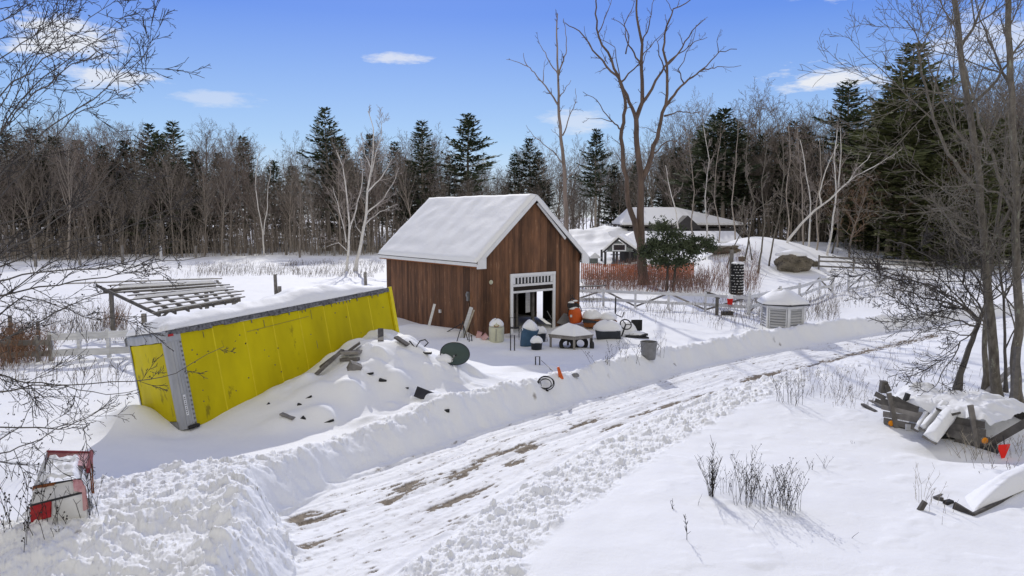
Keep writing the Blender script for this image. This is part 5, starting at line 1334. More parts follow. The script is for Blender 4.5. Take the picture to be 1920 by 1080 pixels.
# ------------------------------------------------------------------ houses
def gable(mb, c, L, W, z0, z1, ang, th=.15, oh=.4, asym=0):
    """roof prism: ridge along local x"""
    R = Matrix.Rotation(ang,3,'Z'); c = Vector(c); a, b = L/2+oh, W/2+oh
    vs = [(-a,-b,z0),(a,-b,z0),(a,b,z0),(-a,b,z0),(-a,asym,z1),(a,asym,z1)]; vs = [c+R@Vector(v) for v in vs]
    mb.add(vs,[(3,2,1,0),(0,1,5,4),(2,3,4,5),(0,4,3),(1,2,5)],.5)
def log_house():
    c = onto(22.5,94); z = c.z-.2
    t = thing('house','long low dark house under white roofs behind the mound and the evergreen','house',(c.x,c.y,z))
    def hx(u,Y): return D(u,400,Y).x
    def zz(v,Y): return D(960,v,Y).z
    # upper roof block: px 1168-1395
    Y = 98; x0, x1 = hx(1175,Y), hx(1385,Y); cx = (x0+x1)/2
    m = MB(); m.box((cx,Y+3,(z+zz(428,Y))/2),(x1-x0,9,zz(428,Y)-z)); m.build('wall','shingle',t)
    def hip(u0,u1,r0,r1,ve,vr,Y,dep,nm):
        xa,xb = hx(u0,Y),hx(u1,Y); ra,rb = hx(r0,Y+dep/2),hx(r1,Y+dep/2); ze = zz(ve,Y); zr = zz(vr,Y+dep/2)
        for k,(dz,mt,name) in enumerate(((0,'greyd','roof'),(.16,'snow','roof_snow'))):
            g = .0 if k == 0 else .06
            m = MB(); zt = .14 if k == 0 else .30
            vs = [(xa+g,Y+g,ze+dz),(xb-g,Y+g,ze+dz),(xb-g,Y+dep,ze+dz),(xa+g,Y+dep,ze+dz)]
            top = [(xa+g,Y+g,ze+dz+zt),(xb-g,Y+g,ze+dz+zt),(xb-g,Y+dep,ze+dz+zt),(xa+g,Y+dep,ze+dz+zt),(ra,Y+dep/2,zr+dz+.1*k),(rb,Y+dep/2,zr+dz+.1*k)]
            m.add(vs+top,[(3,2,1,0),(0,1,5,4),(1,2,6,5),(2,3,7,6),(3,0,4,7),(4,5,9,8),(6,7,8,9),(7,4,8),(5,6,9)],.5)
            o = m.build(name,mt,t if k == 0 else rf)
            if k == 0: rf = o
    hip(1166,1396,1178,1268,424,392,97,10,'')
    # dark gable dormer between the roofs
    Yg = 95.5; xa, xb = hx(1262,Yg), hx(1318,Yg); m = MB(); m.add([(xa,Yg,zz(430,Yg)),(xb,Yg,zz(430,Yg)),((xa+xb)/2,Yg,zz(404,Yg)),(xa,Yg+3,zz(430,Yg)),(xb,Yg+3,zz(430,Yg)),((xa+xb)/2,Yg+3,zz(404,Yg))],[(0,1,2),(5,4,3),(0,2,5,3),(1,4,5,2),(0,3,4,1)],.5); g_ = m.build('gable','shingle',t)
    for u in (1290,1340,1368):
        m = MB(); m.box((hx(u,96.9),96.98,zz(433,97)),(1.1,.08,.55)); w = m.build('window','white',t); m = MB(); m.box((hx(u,96.9),96.93,zz(433,97)),(.9,.05,.4)); m.build('pane','glass',w)
    # lower front roof
    Y = 90; x0, x1 = hx(1178,Y), hx(1398,Y); m = MB(); m.box(((x0+x1)/2,Y+3,(z+zz(458,Y))/2),(x1-x0-1.2,4.5,zz(458,Y)-z)); m.build('wall','shingle',t)
    hip(1160,1400,1190,1380,460,437,88,7,'')
log_house()
def timber_pavilion():
    p = GZ(1166,496); Y = p.y; t = thing('pavilion','small grey gabled pavilion with open posts and snowy roof left of the big dead tree','pavilion',p)
    def X(u): return D(u,400,Y).x
    def Zv(v): return D(960,v,Y).z
    xa, xb, xm = X(1132), X(1196), X(1160); ze, zr = Zv(472), Zv(447); dep = 5.5; sh = X(1212)-X(1186)
    m = MB(); m.add([(xa+.3,Y,ze),(xb-.3,Y,ze),(xm+.0,Y,zr-.2),(xa+.3,Y+.1,ze),(xb-.3,Y+.1,ze),(xm,Y+.1,zr-.2)],[(0,1,2),(5,4,3),(0,2,5,3),(1,4,5,2),(0,3,4,1)],.5); m.build('gable','gsid',t)
    m = MB(); m.bar((xa,Y-.1,ze-.05),(xm,Y-.1,zr),.18,.16); m.bar((xm,Y-.1,zr),(xb+.1,Y-.1,ze-.05),.18,.16); m.build('rake_board','shingle',t)
    m = MB(); m.box((xm+.1,Y-.08,(ze+zr)/2-.25),(1.5,.06,.8)); w = m.build('window','white',t); m = MB(); m.box((xm+.1,Y-.13,(ze+zr)/2-.25),(1.2,.04,.55)); m.build('pane','glass',w)
    bx = 5.0
    for k,(d,mt,nm) in enumerate(((0,'greyd','roof'),(.12,'snow','roof_snow'))):
        m = MB(); tt = .1 if k == 0 else .28
        for s0, s1 in (((xa-.1,ze-.12),(xm,zr)),((xm,zr),(xb+.2,ze-.12))):
            a = Vector((s0[0],Y-.15,s0[1]+d)); b = Vector((s1[0],Y-.15,s1[1]+d)); sh_ = Vector((1.6,dep+2,.0))
            u_ = Vector((0,0,tt)); vs = [a,b,b+sh_,a+sh_,a+u_,b+u_,b+sh_+u_,a+sh_+u_]
            m.add(vs,[(3,2,1,0),(4,5,6,7),(0,1,5,4),(1,2,6,5),(2,3,7,6),(3,0,4,7)],.5)
        o = m.build(nm,mt,t if k == 0 else rf); 
        if k == 0: rf = o
    for u, dy in ((1136,0),(1152,0),(1158,0.1),(1182,0),(1196,3.5),(1140,5)):
        m = MB(); x = X(u); m.box((x,Y+dy,(ze+p.z)/2-.1),(.24,.24,ze-p.z+.2)); m.build('post','shingle',t)
    m = MB(); m.box((X(1188),Y+2.5,(ze+p.z)/2),(1.6,3.5,ze-p.z)); m.build('back_room','shingle',t)
    for h in (.8,1.4): 
        m = MB(); m.bar((X(1158),Y+5,p.z+h),(X(1182),Y+5,p.z+h),.05,.12); m.build('rail','whitew',t)
timber_pavilion()
def tiny_hut():
    p = GZ(1112,494); t = thing('hut','tiny snow roofed wooden hut left of the pavilion','hut',p); s = p.y/F
    W = 24*s; H = 10*s
    m = MB(); m.box(p+Vector((0,W/2,H/2)),(W*.8,W*.8,H)); m.add([p+Vector((-W*.4,.1,H)),p+Vector((W*.4,.1,H)),p+Vector((0,.1,H*1.9)),p+Vector((-W*.4,.2,H)),p+Vector((W*.4,.2,H)),p+Vector((0,.2,H*1.9))],[(0,1,2),(5,4,3),(0,2,5,3),(1,4,5,2)],.5); m.build('wall','gsid',t)
    m = MB(); gable(m,p+Vector((0,W/2,0)),W,W*.8,H*.98,H*2.1,PI/2+.2,oh=.25); m.build('roof','snow',t)
tiny_hut()
def snow_roof_far():
    p = GZ(1122,462); t = thing('outbuilding','low outbuilding whose broad snowy roof shows behind the pavilion','building',p)
    m = MB(); c = D(1185,450,95); z0 = D(960,462,95).z
    m.box((c.x+2,96,z0-1.2),(9,6,2.4)); m.build('wall','shingle',t)
    m = MB(); gable(m,(c.x+2,96,0),9,6,z0,z0+2.0,0.15,oh=.6); m.build('roof','snow',t)
snow_roof_far()
# orange safety netting
def netting():
    pts = [GZ(u,v) for u,v in ((1090,530),(1120,531),(1150,532),(1190,533),(1235,532),(1270,530),(1300,528))]
    t = thing('safety_fence','sagging orange safety netting fence behind the red brush','fence',pts[0])
    for p in pts: m = MB(); m.tube([p-Vector((0,0,.2)),p+Vector((0,0,1.75))],.04,6); m.build('stake','grey',t)
    m = MB()
    for a, b in zip(pts[:-1],pts[1:]):
        L = (b-a).length; n = int(L/.16)
        for i in range(n+1):
            q = a.lerp(b,i/n); m.bar(q+Vector((0,-.03,.35)),q+Vector((0,-.03,1.62)),.06,.012,(0,1,0),tone=.5)
        for k in range(12):
            h = .38+k*.11; sg = -.10; q = a.lerp(b,.5)+Vector((0,0,sg)); m.bar(a+Vector((0,-.045,h)),q+Vector((0,-.045,h)),.012,.06,tone=.4); m.bar(q+Vector((0,-.045,h)),b+Vector((0,-.045,h)),.012,.06,tone=.4)
    m.build('netting','net',t)
netting()
# ------------------------------------------------------------------ things round the shed
def item(name, label, cat, u, v, group=None):
    p = GZ(u, v); return thing(name, label, cat, p, group), p
RX = lambda a: Matrix.Rotation(a,3,'X')
RY = lambda a: Matrix.Rotation(a,3,'Y')
RZm = lambda a: Matrix.Rotation(a,3,'Z')
# leaning boards
def leaner(label, u, v, u2, v2, dy, w, th, mat, name='plank'):
    p = GZ(u,v); q = D(u2,v2,p.y+dy); m = MB(); m.bar(p-Vector((0,0,.1)), q, w, th, (0,-1,.3)); o = m.build(name,mat,loc=p); tag(o,label,'plank')
leaner('pale plank leaning alone on the middle of the shed side wall',803,612,815,570,.5,.12,.03,'whitew')
leaner('widest pale plank leaning at the shed corner',864,634,884,576,.15,.16,.05,'whitew')
leaner('narrow pale pole leaning behind the wide plank at the shed corner',868,634,889,581,.3,.07,.04,'straw','pole')
for k,(a,b,c_,d_) in enumerate(((868,602,856,640),(868,603,871,634),(867,604,878,638),(865,607,835,622),(879,626,880,641),(884,628,885,640))):
    p = GZ(c_,d_); q = D(a,b,p.y+.15); m = MB(); m.tube([p-Vector((0,0,.05)),q],.022,6); o = m.build('stake','blackm',loc=p)
    tag(o,['dark stake sloping left of the corner planks','upright dark stake under the corner planks','dark stake sloping right of the corner planks','long dark stake lying low to the left of the corner planks','short dark stake beside the corner snow hump','shortest dark stake beside the corner snow hump'][k],'stake')
for k,(u,v) in enumerate(((898,632),(909,636))):
    p = GZ(u,v)+Vector((0,0,.1)); m = MB(); m.box(p,(.22,.2,.28),RY(.3+.5*k)); o = m.build('block','pink',loc=p); tag(o,['faded red block against the shed corner','faded red block beside the cream tank'][k],'block')
# cream tank
t, p = item('tank','rounded cream plastic tank with snow on its shoulders beside the shed corner','tank',931,638)
m = MB(); m.lathe([(.30,-.1),(.33,0),(.335,.55),(.30,.70),(.20,.84),(.09,.90),(.07,.93),(0,.93)],20,p); m.build('body','cream',t,smooth=True)
m = MB(); m.cap(p+Vector((0,.02,.64)),.31,.31,.30,3); m.build('snow','snow',t,smooth=True)
m = MB(); m.tube([p+Vector((-.10,-.27,.70)),p+Vector((-.06,-.33,.64)),p+Vector((.06,-.33,.64)),p+Vector((.10,-.27,.70))],.018,6); m.build('handle','rust',t)
m = MB(); m.tube([p+Vector((-.34,0,.62)),p+Vector((-.2,-.3,.62)),p+Vector((0,-.345,.62)),p+Vector((.2,-.3,.62)),p+Vector((.34,0,.62))],.008,4)
m.tube([p+Vector((-.02,-.345,.0)),p+Vector((-.01,-.35,.55))],.012,5); m.build('seam','galv',t)
# chair frame by the door
t, p = item('chair','dark metal chair half buried beside the shed door','chair',965,632)
for sx in (-.2,.2):
    for sy in (-.18,.18):
        m = MB(); m.tube([p+Vector((sx,sy,-.1)),p+Vector((sx,sy,.42))],.02,6); m.build('leg','blackm',t)
m = MB(); m.box(p+Vector((0,0,.43)),(.44,.42,.03)); m.build('seat','blackm',t)
m = MB(); m.tube([p+Vector((-.2,.2,.42)),p+Vector((-.22,.28,.85)),p+Vector((.18,.28,.85)),p+Vector((.2,.2,.42))],.02,6); m.build('backrest','blackm',t)
# blue tilted barrel
t, p = item('barrel','faded blue plastic barrel tilted left, heaped with snow by the shed door','barrel',987,648)
R = RY(.22)@RX(.12)
m = MB(); m.lathe([(.25,-.1),(.30,.1),(.34,.45),(.36,.72),(.37,.74),(.37,.78),(.34,.78),(.33,.7)],22,p,R); m.build('body','blue',t,smooth=True)
m = MB(); m.cap(p+R@Vector((0,0,.70)),.33,.33,.42,4); m.build('snow','snow',t,smooth=True)
m = MB(); m.tube([p+R@Vector((-.36,-.1,.7)),p+R@Vector((-.44,-.12,.45)),p+R@Vector((-.36,-.12,.2))],.012,5); m.build('handle','galv',t)
# tubs
for k,(u,v,r_,h,lb) in enumerate(((1013,640,.27,.38,'dark tub with a high dome of snow behind the smaller bucket'),(1006,655,.25,.30,'small dark bucket with a rounded dome of snow in front of the other tub'))):
    t, p = item('bucket',lb,'bucket',u,v)
    m = MB(); m.lathe([(r_*.82,-.1),(r_*.95,h-.03),(r_*1.03,h-.03),(r_*1.03,h),(r_*.9,h)],20,p); m.build('body','dblue',t,smooth=True)
    m = MB(); m.cap(p+Vector((0,0,h-.01)),r_*1.02,r_*1.02,r_*1.05,k+2); m.build('snow','snow',t,smooth=True)
# table
t, p = item('table','low grey wooden table under a thick flat topped load of snow','table',1069,652)
tz = .52; cs = [(-.87,.1),(.13,-.55),(.93,.0),(-.05,.62)]
for x, y in cs: 
    m = MB(); m.box(p+Vector((x*.93,y*.93,tz/2-.1)),(.09,.09,tz+.2)); m.build('leg','grey',t)
m = MB()
for k in range(4): a = p+Vector((cs[k][0],cs[k][1],tz-.05)); b = p+Vector((cs[(k+1)%4][0],cs[(k+1)%4][1],tz-.05)); m.bar(a,b,.04,.10)
m.build('apron','grey',t)
m = MB(); m.add([p+Vector((x*1.05,y*1.05,tz)) for x,y in cs]+[p+Vector((x*1.05,y*1.05,tz+.04)) for x,y in cs],[(3,2,1,0),(4,5,6,7),(0,1,5,4),(1,2,6,5),(2,3,7,6),(3,0,4,7)],.5); tt = m.build('tabletop','grey',t)
m = MB(); O = p+Vector((cs[0][0],cs[0][1],tz+.042)); U = Vector((cs[1][0]-cs[0][0],cs[1][1]-cs[0][1],0)); V = Vector((cs[3][0]-cs[0][0],cs[3][1]-cs[0][1],0)); m.slab(O,U,V,.46,26,26,.42,4,pw=.75); m.build('snow_load','snow',tt,smooth=True)
# tyre hoops lying under the table
for k,(dx,dy,a) in enumerate(((-.15,-.1,1.1),(.45,.15,1.2))):
    q = p+Vector((dx,dy,.16)); m = MB(); tyre_mesh(m,.32,.15); R = RX(a)@RZm(.5)
    m.v = [tuple(q+R@Vector(v)) for v in m.v]; o = m.build('small_tyre','black',loc=q,smooth=True); tag(o,['worn black tyre lying under the left of the snowy table','worn black tyre leaning under the right end of the snowy table'][k],'tyre')
# bottle
t, p = item('bottle','black bottle standing in the snow right of the table','bottle',1110,653)
m = MB(); m.lathe([(.085,-.05),(.09,0),(.09,.2),(.06,.27),(.028,.31),(.028,.38),(.034,.38),(.034,.42),(0,.42)],14,p); m.build('body','blackm',t,smooth=True)
# orange machine barrel
t, p = item('sprayer','orange drum shaped machine with a black snow dusted engine leaning on the shed corner','machine',1081,611)
R = RY(-.16)@RX(-.08); p2 = p+Vector((0,-.1,.06))
m = MB(); m.lathe([(.26,0.10),(.31,.18),(.33,.4),(.325,.64),(.28,.78),(.20,.84)],20,p2,R); m.build('drum','orange',t,smooth=True)
m = MB(); m.cap(p2+R@Vector((-.03,-.0,.80)),.24,.24,.13,2); m.build('snow','snow',t,smooth=True)
for k,(x,y,z,r_) in enumerate(((-.16,-.1,1.0,.16),(.14,-.02,1.05,.13),(-.02,.08,1.25,.12),(-.02,.1,1.45,.06))):
    m = MB(); q = p2+R@Vector((x,y,z)); tyre_mesh(m,r_,.1,16); RR = RX(1.35)@RZm(k); m.v = [tuple(q+RR@Vector(v)) for v in m.v]; m.build('pulley','blackm' if k != 1 else 'rust',t,smooth=True)
m = MB(); m.box(p2+R@Vector((0,.05,.92)),(.45,.3,.3)); m.tube([p2+R@Vector((-.1,0,1.0)),p2+R@Vector((-.3,-.1,.8)),p2+R@Vector((-.35,0,.5))],.03,6); m.tube([p2+R@Vector((.1,0,1.1)),p2+R@Vector((.3,0,.9)),p2+R@Vector((.36,0,.6))],.025,6); m.build('engine','blackm',t)
m = MB(); m.cap(p2+R@Vector((-.1,-.1,1.12)),.15,.12,.09,5); m.cap(p2+R@Vector((.1,.0,1.16)),.12,.1,.07,7,12); m.build('snow_dusting','snow',t,smooth=True)
m = MB(); m.box(p2+R@Vector((-.22,-.29,.5)),(.10,.04,.12)); m.build('lid','whitew',t)
# stone slab
p = GZ(1058,610); m = MB(); m.box(p+Vector((0,.1,.28)),(.62,.07,.62),RY(.35)@RX(-.5)); o = m.build('slab','galv',loc=p); tag(o,'grey flat slab leaning between the doorway and the orange drum','slab')
# long pole at the door
p = GZ(1042,612); m = MB(); m.tube([p,D(1026,583,p.y+.3)],.02,6); o = m.build('pole','whitew',loc=p); tag(o,'thin pale pole leaning in the shed doorway','pole')
# dark cart with lever
t, p = item('cart','dark red garden cart heaped with two mounds of snow right of the orange drum','cart',1122,613)
m = MB(); m.add([p+Vector(v) for v in ((-.72,-.35,.05),(.72,-.40,.0),(.62,.35,.05),(-.62,.4,.05),(-.85,-.45,.46),(.85,-.5,.36),(.75,.5,.42),(-.75,.5,.46))],[(3,2,1,0),(0,1,5,4),(1,2,6,5),(2,3,7,6),(3,0,4,7),(4,5,6,7)],.5); m.build('tub','rust',t)
m = MB(); m.box(p+Vector((0,-.43,.33)),(1.64,.05,.18),RY(.05)); m.build('rim','blackm',t)
m = MB(); m.cap(p+Vector((-.32,0,.42)),.48,.42,.42,2); m.cap(p+Vector((.42,0,.38)),.5,.42,.36,6); m.build('snow','snow',t,smooth=True)
t, p = item('lever_stand','black upright lever with cross handles behind the ride-on mower','lever',1153,608)
m = MB(); m.tube([p-Vector((0,0,.2)),p+Vector((.02,0,1.35))],.04,6); m.build('upright','blackm',t)
m = MB(); m.tube([p+Vector((-.35,0,.55)),p+Vector((.0,0,.5)),p+Vector((.35,0,.35)),p+Vector((.45,0,.62))],.03,6); m.build('cross_bar','blackm',t)
# ride-on mower
t, p = item('ride_on_mower','ride-on mower buried in snow with its steering wheel showing','mower',1143,632)
m = MB(); m.add([p+Vector(v) for v in ((-.6,-.3,-.05),(.45,-.35,-.05),(.5,.4,-.05),(-.55,.4,-.05),(-.68,-.36,.34),(.42,-.42,.28),(.5,.4,.4),(-.6,.4,.42))],[(3,2,1,0),(0,1,5,4),(1,2,6,5),(2,3,7,6),(3,0,4,7),(4,5,6,7)],.5); m.build('hood','dblue',t)
m = MB(); m.cap(p+Vector((-.1,0,.32)),.62,.45,.42,3); m.build('snow','snow',t,smooth=True)
q = p+Vector((.72,.1,.55)); m = MB(); tyre_mesh(m,.27,.05,22); R = RX(.9)@RY(.1); m.v = [tuple(q+R@(Vector(v)*1.0)) for v in m.v]; m2 = MB()
pts = [q+R@Vector((.25*math.cos(a),.25*math.sin(a),0)) for a in [2*PI*k/18 for k in range(19)]]; m2.tube(pts,.03,6,cap=False)
for k in range(3): m2.tube([q,q+R@Vector((.25*math.cos(k*2.1),.25*math.sin(k*2.1),0))],.02,5)
m2.build('steering_wheel','blackm',t,smooth=True)
m = MB(); m.tube([q,q+Vector((-.15,.15,-.55))],.035,6); m.build('column','blackm',t)
t, p = item('mower_seat','black seat and dark deck of a mower under a slope of snow','seat',1186,632)
m = MB(); m.grid(lambda s_,q_: p+Vector((.05+.5*s_-.25+.15, .1+.06*math.sin(PI*s_), .28+.5*q_)),8,6); m.box(p+Vector((.18,.22,.5)),(.46,.1,.46),RY(.1)); m.build('backrest','black',t)
m = MB(); m.box(p+Vector((.1,-.2,.12)),(.95,.6,.10),RY(-.1)@RZm(.3)); m.box(p+Vector((.35,-.3,-.02)),(.5,.5,.2),RZm(.3)); m.build('deck','blackm',t)
m = MB(); m.cap(p+Vector((-.28,.1,.05)),.5,.42,.62,3); m.cap(p+Vector((.05,-.18,.15)),.5,.3,.16,5); m.build('snow','snow',t,smooth=True)
# grey bin
t, p = item('bin','round grey metal bin standing empty at the edge of the ploughed bank','bin',1216,668)
m = MB(); m.lathe([(.25,-.1),(.27,0),(.31,.52),(.325,.53),(.325,.56),(.30,.56),(.27,.1),(0,.1)],24,p); m.build('body','galv',t,smooth=False)
m = MB(); m.tube([p+Vector((-.32,0,.48)),p+Vector((-.4,-.02,.4)),p+Vector((-.34,0,.3))],.015,5); m.tube([p+Vector((.32,0,.48)),p+Vector((.4,-.02,.4)),p+Vector((.34,0,.3))],.015,5); m.build('handle','galv',t)
# upright handle pair
for k,(u,v,h,w,lb) in enumerate(((961,657,.62,.16,'tall narrow black handle frame standing in the snow before the buckets'),(1008,684,.30,.15,'short black handle frame standing on a small snow hump'))):
    p = GZ(u,v); m = MB(); m.tube([p+Vector((-w/2,0,-.2)),p+Vector((-w/2,0,h)),p+Vector((w/2,0,h)),p+Vector((w/2,0,-.2))],.026,6); o = m.build('handle_frame','blackm',loc=p); tag(o,lb,'handle')
p = GZ(1015,682); a = p+Vector((0,0,.12)); b = GZ(1048,710)+Vector((0,0,.05)); m = MB(); m.tube([a,a.lerp(b,.55)+Vector((0,0,.02)),b],[.012,.014,.012],6); m.tube([a.lerp(b,.52),a.lerp(b,.58)],.028,6); o = m.build('rod','galv',loc=a); tag(o,'thin grey rod lying from the short handle frame to the orange wedge','rod')
t, p = item('wedge','bright orange wedge standing in the snow on the bank','wedge',1053,709)
m = MB(); m.box(p+Vector((-.06,0,.17)),(.15,.06,.42),RY(-.28),taper=.55); m.build('body','orange',t)
t, p = item('cable_coil','coil of black cable hanging on the crest of the bank','cable',1022,728)
r_ = random.Random(4)
for k in range(5):
    m = MB(); R = RX(1.15+r_.uniform(-.2,.2)); rr = .20+r_.uniform(-.03,.05); c0 = p+Vector((r_.uniform(-.03,.04),r_.uniform(-.04,.04),.16+r_.uniform(-.02,.03)))
    pts = [c0+R@Vector((rr*1.1*math.cos(a),rr*.9*math.sin(a),.03*math.sin(a*2+k))) for a in [2*PI*q/20 for q in range(21)]]; m.tube(pts,.014,6,cap=False); m.build('loop','black',t,smooth=True)
m = MB(); c0 = p; pts = [c0+Vector((-.24+.02*q,-.02,.04+.22*math.sin(q*.5))) for q in range(7)]; m.tube(pts,.012,5); m.tube([c0+Vector((0,0,.0)),c0+Vector((.1,-.05,-.08)),c0+Vector((-.05,-.08,-.06))],.02,6); m.build('loose_end','black',t)
# rock lumps near the cable
p = GZ(1078,706); m = MB(); m.cap(p,.14,.1,.12,2,9); o = m.build('stone','galv',loc=p,smooth=True); tag(o,'small grey stone on the bank right of the orange wedge','stone')
# red bucket hanging on the fence, crate below
t, p = item('bucket','bright red bucket capped with snow hanging on the white fence','bucket',1366,588)
q = p+Vector((0,-.2,.55)); m = MB(); m.lathe([(.13,0),(.17,.3),(.18,.3),(.18,.33)],14,q); m.build('body','bred',t,smooth=True)
m = MB(); m.cap(q+Vector((0,0,.31)),.17,.17,.22,2,12); m.build('snow','snow',t,smooth=True)
m = MB(); q = GZ(1362,590); m.box(q+Vector((0,-.1,.10)),(.6,.3,.2)); o = m.build('box','blackm',loc=q); tag(o,'flat black box under the red bucket by the white fence','box')
p = GZ(1342,590); m = MB(); m.box(p+Vector((0,-.2,.45)),(.15,.14,1.1)); o = m.build('post','greyd',loc=p); tag(o,'dark square post standing in front of the white fence','post')
p = GZ(1361,580); m = MB(); m.box(p+Vector((-.8,.0,.85)),(.9,.06,.22),RY(.3)); o = m.build('hanging_tarp','greyd',loc=p); tag(o,'dark board hung across the white fence left of the red bucket','board')
# dark dock / grill by shed right wall
p = GZ(1100,560); m = MB(); m.box(p+Vector((.2,-.1,.85)),(2.1,.5,.06),RY(-.05))
for k in range(9): m.box(p+Vector((-.5+k*.2,-.1,.55)),(.07,.4,.22),RY(.4))
o = m.build('rack','greyd',loc=p); tag(o,'dark slatted rack behind the shed corner at the fence','rack')
# ------------------------------------------------------------------ scrap on the snowy pile
def scrap(name, label, u, v, size, rot, mat, dz=0, cat='scrap', Y=None):
    p = GZ(u,v)+Vector((0,0,dz)); m = MB(); m.box(p,size,rot); o = m.build(name,mat,loc=p); tag(o,label,cat); return o
def plank2(label, u0,v0,u1,v1,w,th,mat,dz0=.03,dz1=.03,name='plank',cat='plank'):
    a = GZ(u0,v0)+Vector((0,0,dz0)); b = GZ(u1,v1)+Vector((0,0,dz1)); m = MB(); m.bar(a,b,w,th); o = m.build(name,mat,loc=a); tag(o,label,cat); return o
plank2('long grey plank sloping down the left of the snowy scrap pile',593,703,643,668,.14,.05,'grey',.02,.20)
plank2('dark plank above the long sloping plank on the scrap pile',600,688,628,673,.20,.05,'greyd',.0,.10)
plank2('dark board edge sticking up near the top of the scrap pile',650,664,675,652,.22,.06,'greyd',.05,.15)
plank2('broad light grey board end lying across the upper scrap pile',641,669,676,668,.30,.09,'grey',.13,.13)
plank2('darker board under the broad board on the scrap pile',640,678,672,677,.16,.09,'greyd',.06,.06)
scrap('pallet_scrap','broken dark pallet piece below the broad board on the pile',664,690,(.35,.25,.3),RY(.5)@RZm(.4),'grey')
plank2('short grey plank end at the lower left foot of the pile',527,780,551,787,.14,.05,'grey',.06,.03)
scrap('black_panel','black wedge shaped panel poking out of the right of the scrap pile',795,741,(.52,.34,.05),RX(.7)@RY(.35)@RZm(-.2),'blackm',.02)
scrap('dark_hole_pipe','black pipe end in a hollow at the middle of the pile',718,712,(.22,.12,.08),RY(.2),'black',-.02)
scrap('board_scrap','dark board edge showing between lumps low on the pile',612,790,(.4,.06,.05),RZm(.2)@RY(-.3),'black',-.03)
scrap('board_scrap','small dark board edge at the left of the pile',577,745,(.24,.05,.05),RY(-.5),'black',-.02)
scrap('board_scrap','tiny dark corner left of the pile near the trailer',504,757,(.10,.06,.1),RY(.6),'black',-.03)
scrap('board_scrap','small dark corner low left in a hollow of the pile',562,758,(.12,.08,.06),RY(.2),'black',-.01)
scrap('board_scrap','small dark triangle low in the middle of the pile',568,784,(.12,.05,.12),RY(.8),'black',-.02)
scrap('board_scrap','tiny dark scrap right of the pipe end on the pile',763,727,(.1,.06,.04),None,'black',-.01)
scrap('board_scrap','dark flat scrap on the upper right of the pile',800,664,(.3,.12,.07),RZm(-.2),'blackm',.04)
scrap('board_scrap','small dark scrap by the foot of the bank right of the pile',838,770,(.14,.08,.08),None,'black',.0)
scrap('board_scrap','dark board edge showing along the top of the broken lump',690,700,(.34,.05,.06),RZm(-.2)@RY(-.2),'black',-.02)
plank2('dark upright board standing at the far end of the trailer',714,640,714,634,.18,.06,'greyd',.0,.30)
plank2('sloping grey board right of the trailer end',742,640,765,650,.22,.06,'greyd',.14,.05)
p = GZ(785,652); t = thing('bent_pipe','bent black pipe with a loop handle on top of the pile','pipe',p); m = MB(); m.tube([p+Vector((-.25,0,.18)),p+Vector((-.1,0,.0)),p+Vector((.05,0,.22)),p+Vector((.2,0,.26)),p+Vector((.3,0,.16)),p+Vector((.18,0,.04))],.022,6); m.build('pipe','blackm',t,smooth=True)
m = MB(); m.tube([p+Vector((-.3,.1,.2)),p+Vector((-.1,.1,.0))],.022,6); m.build('prong','blackm',t)
# satellite dish
def dish():
    p = GZ(852,684); c = D(853,663,p.y+.0); t = thing('satellite_dish','dark green satellite dish facing the camera on the edge of the scrap pile','satellite dish',p)
    nrm = Vector((-.10,-.92,.42)).normalized(); u_ = Vector((1,0,-.22)); u_ = (u_-nrm*u_.dot(nrm)).normalized(); w = nrm.cross(u_)
    rx, ry = .47, .36
    def f(s_,q_, off=0): a = 2*PI*s_; r_ = q_; return c+u_*(rx*r_*math.cos(a))+w*(ry*r_*math.sin(a))+nrm*(.13*(r_*r_)-.13+off)
    m = MB(); m.grid(lambda s_,q_: f(s_,q_),40,8); m.grid(lambda s_,q_: f(s_,q_,-.02),40,8)
    m.build('reflector','green',t,smooth=True)
    m = MB(); m.tube([f(k/40,1) for k in range(41)],.014,6,cap=False); m.build('rim','blackm',t,smooth=True)
    m = MB(); m.tube([f(.72,.9),c+nrm*.02+w*-.12],.012,6); m.lathe([(.03,0),(.03,.06)],8,c+nrm*.02+w*-.12); m.build('feed_arm','galv',t)
    m = MB(); m.tube([c-nrm*.13,c-nrm*.2-Vector((-.1,0,.5))],.035,8); m.build('mount','blackm',t)
    m = MB(); m.cap(f(.0,1)+Vector((-.82,.12,-.2)),.3,.2,.24,3); m.build('snow','snow',t,smooth=True)
dish()
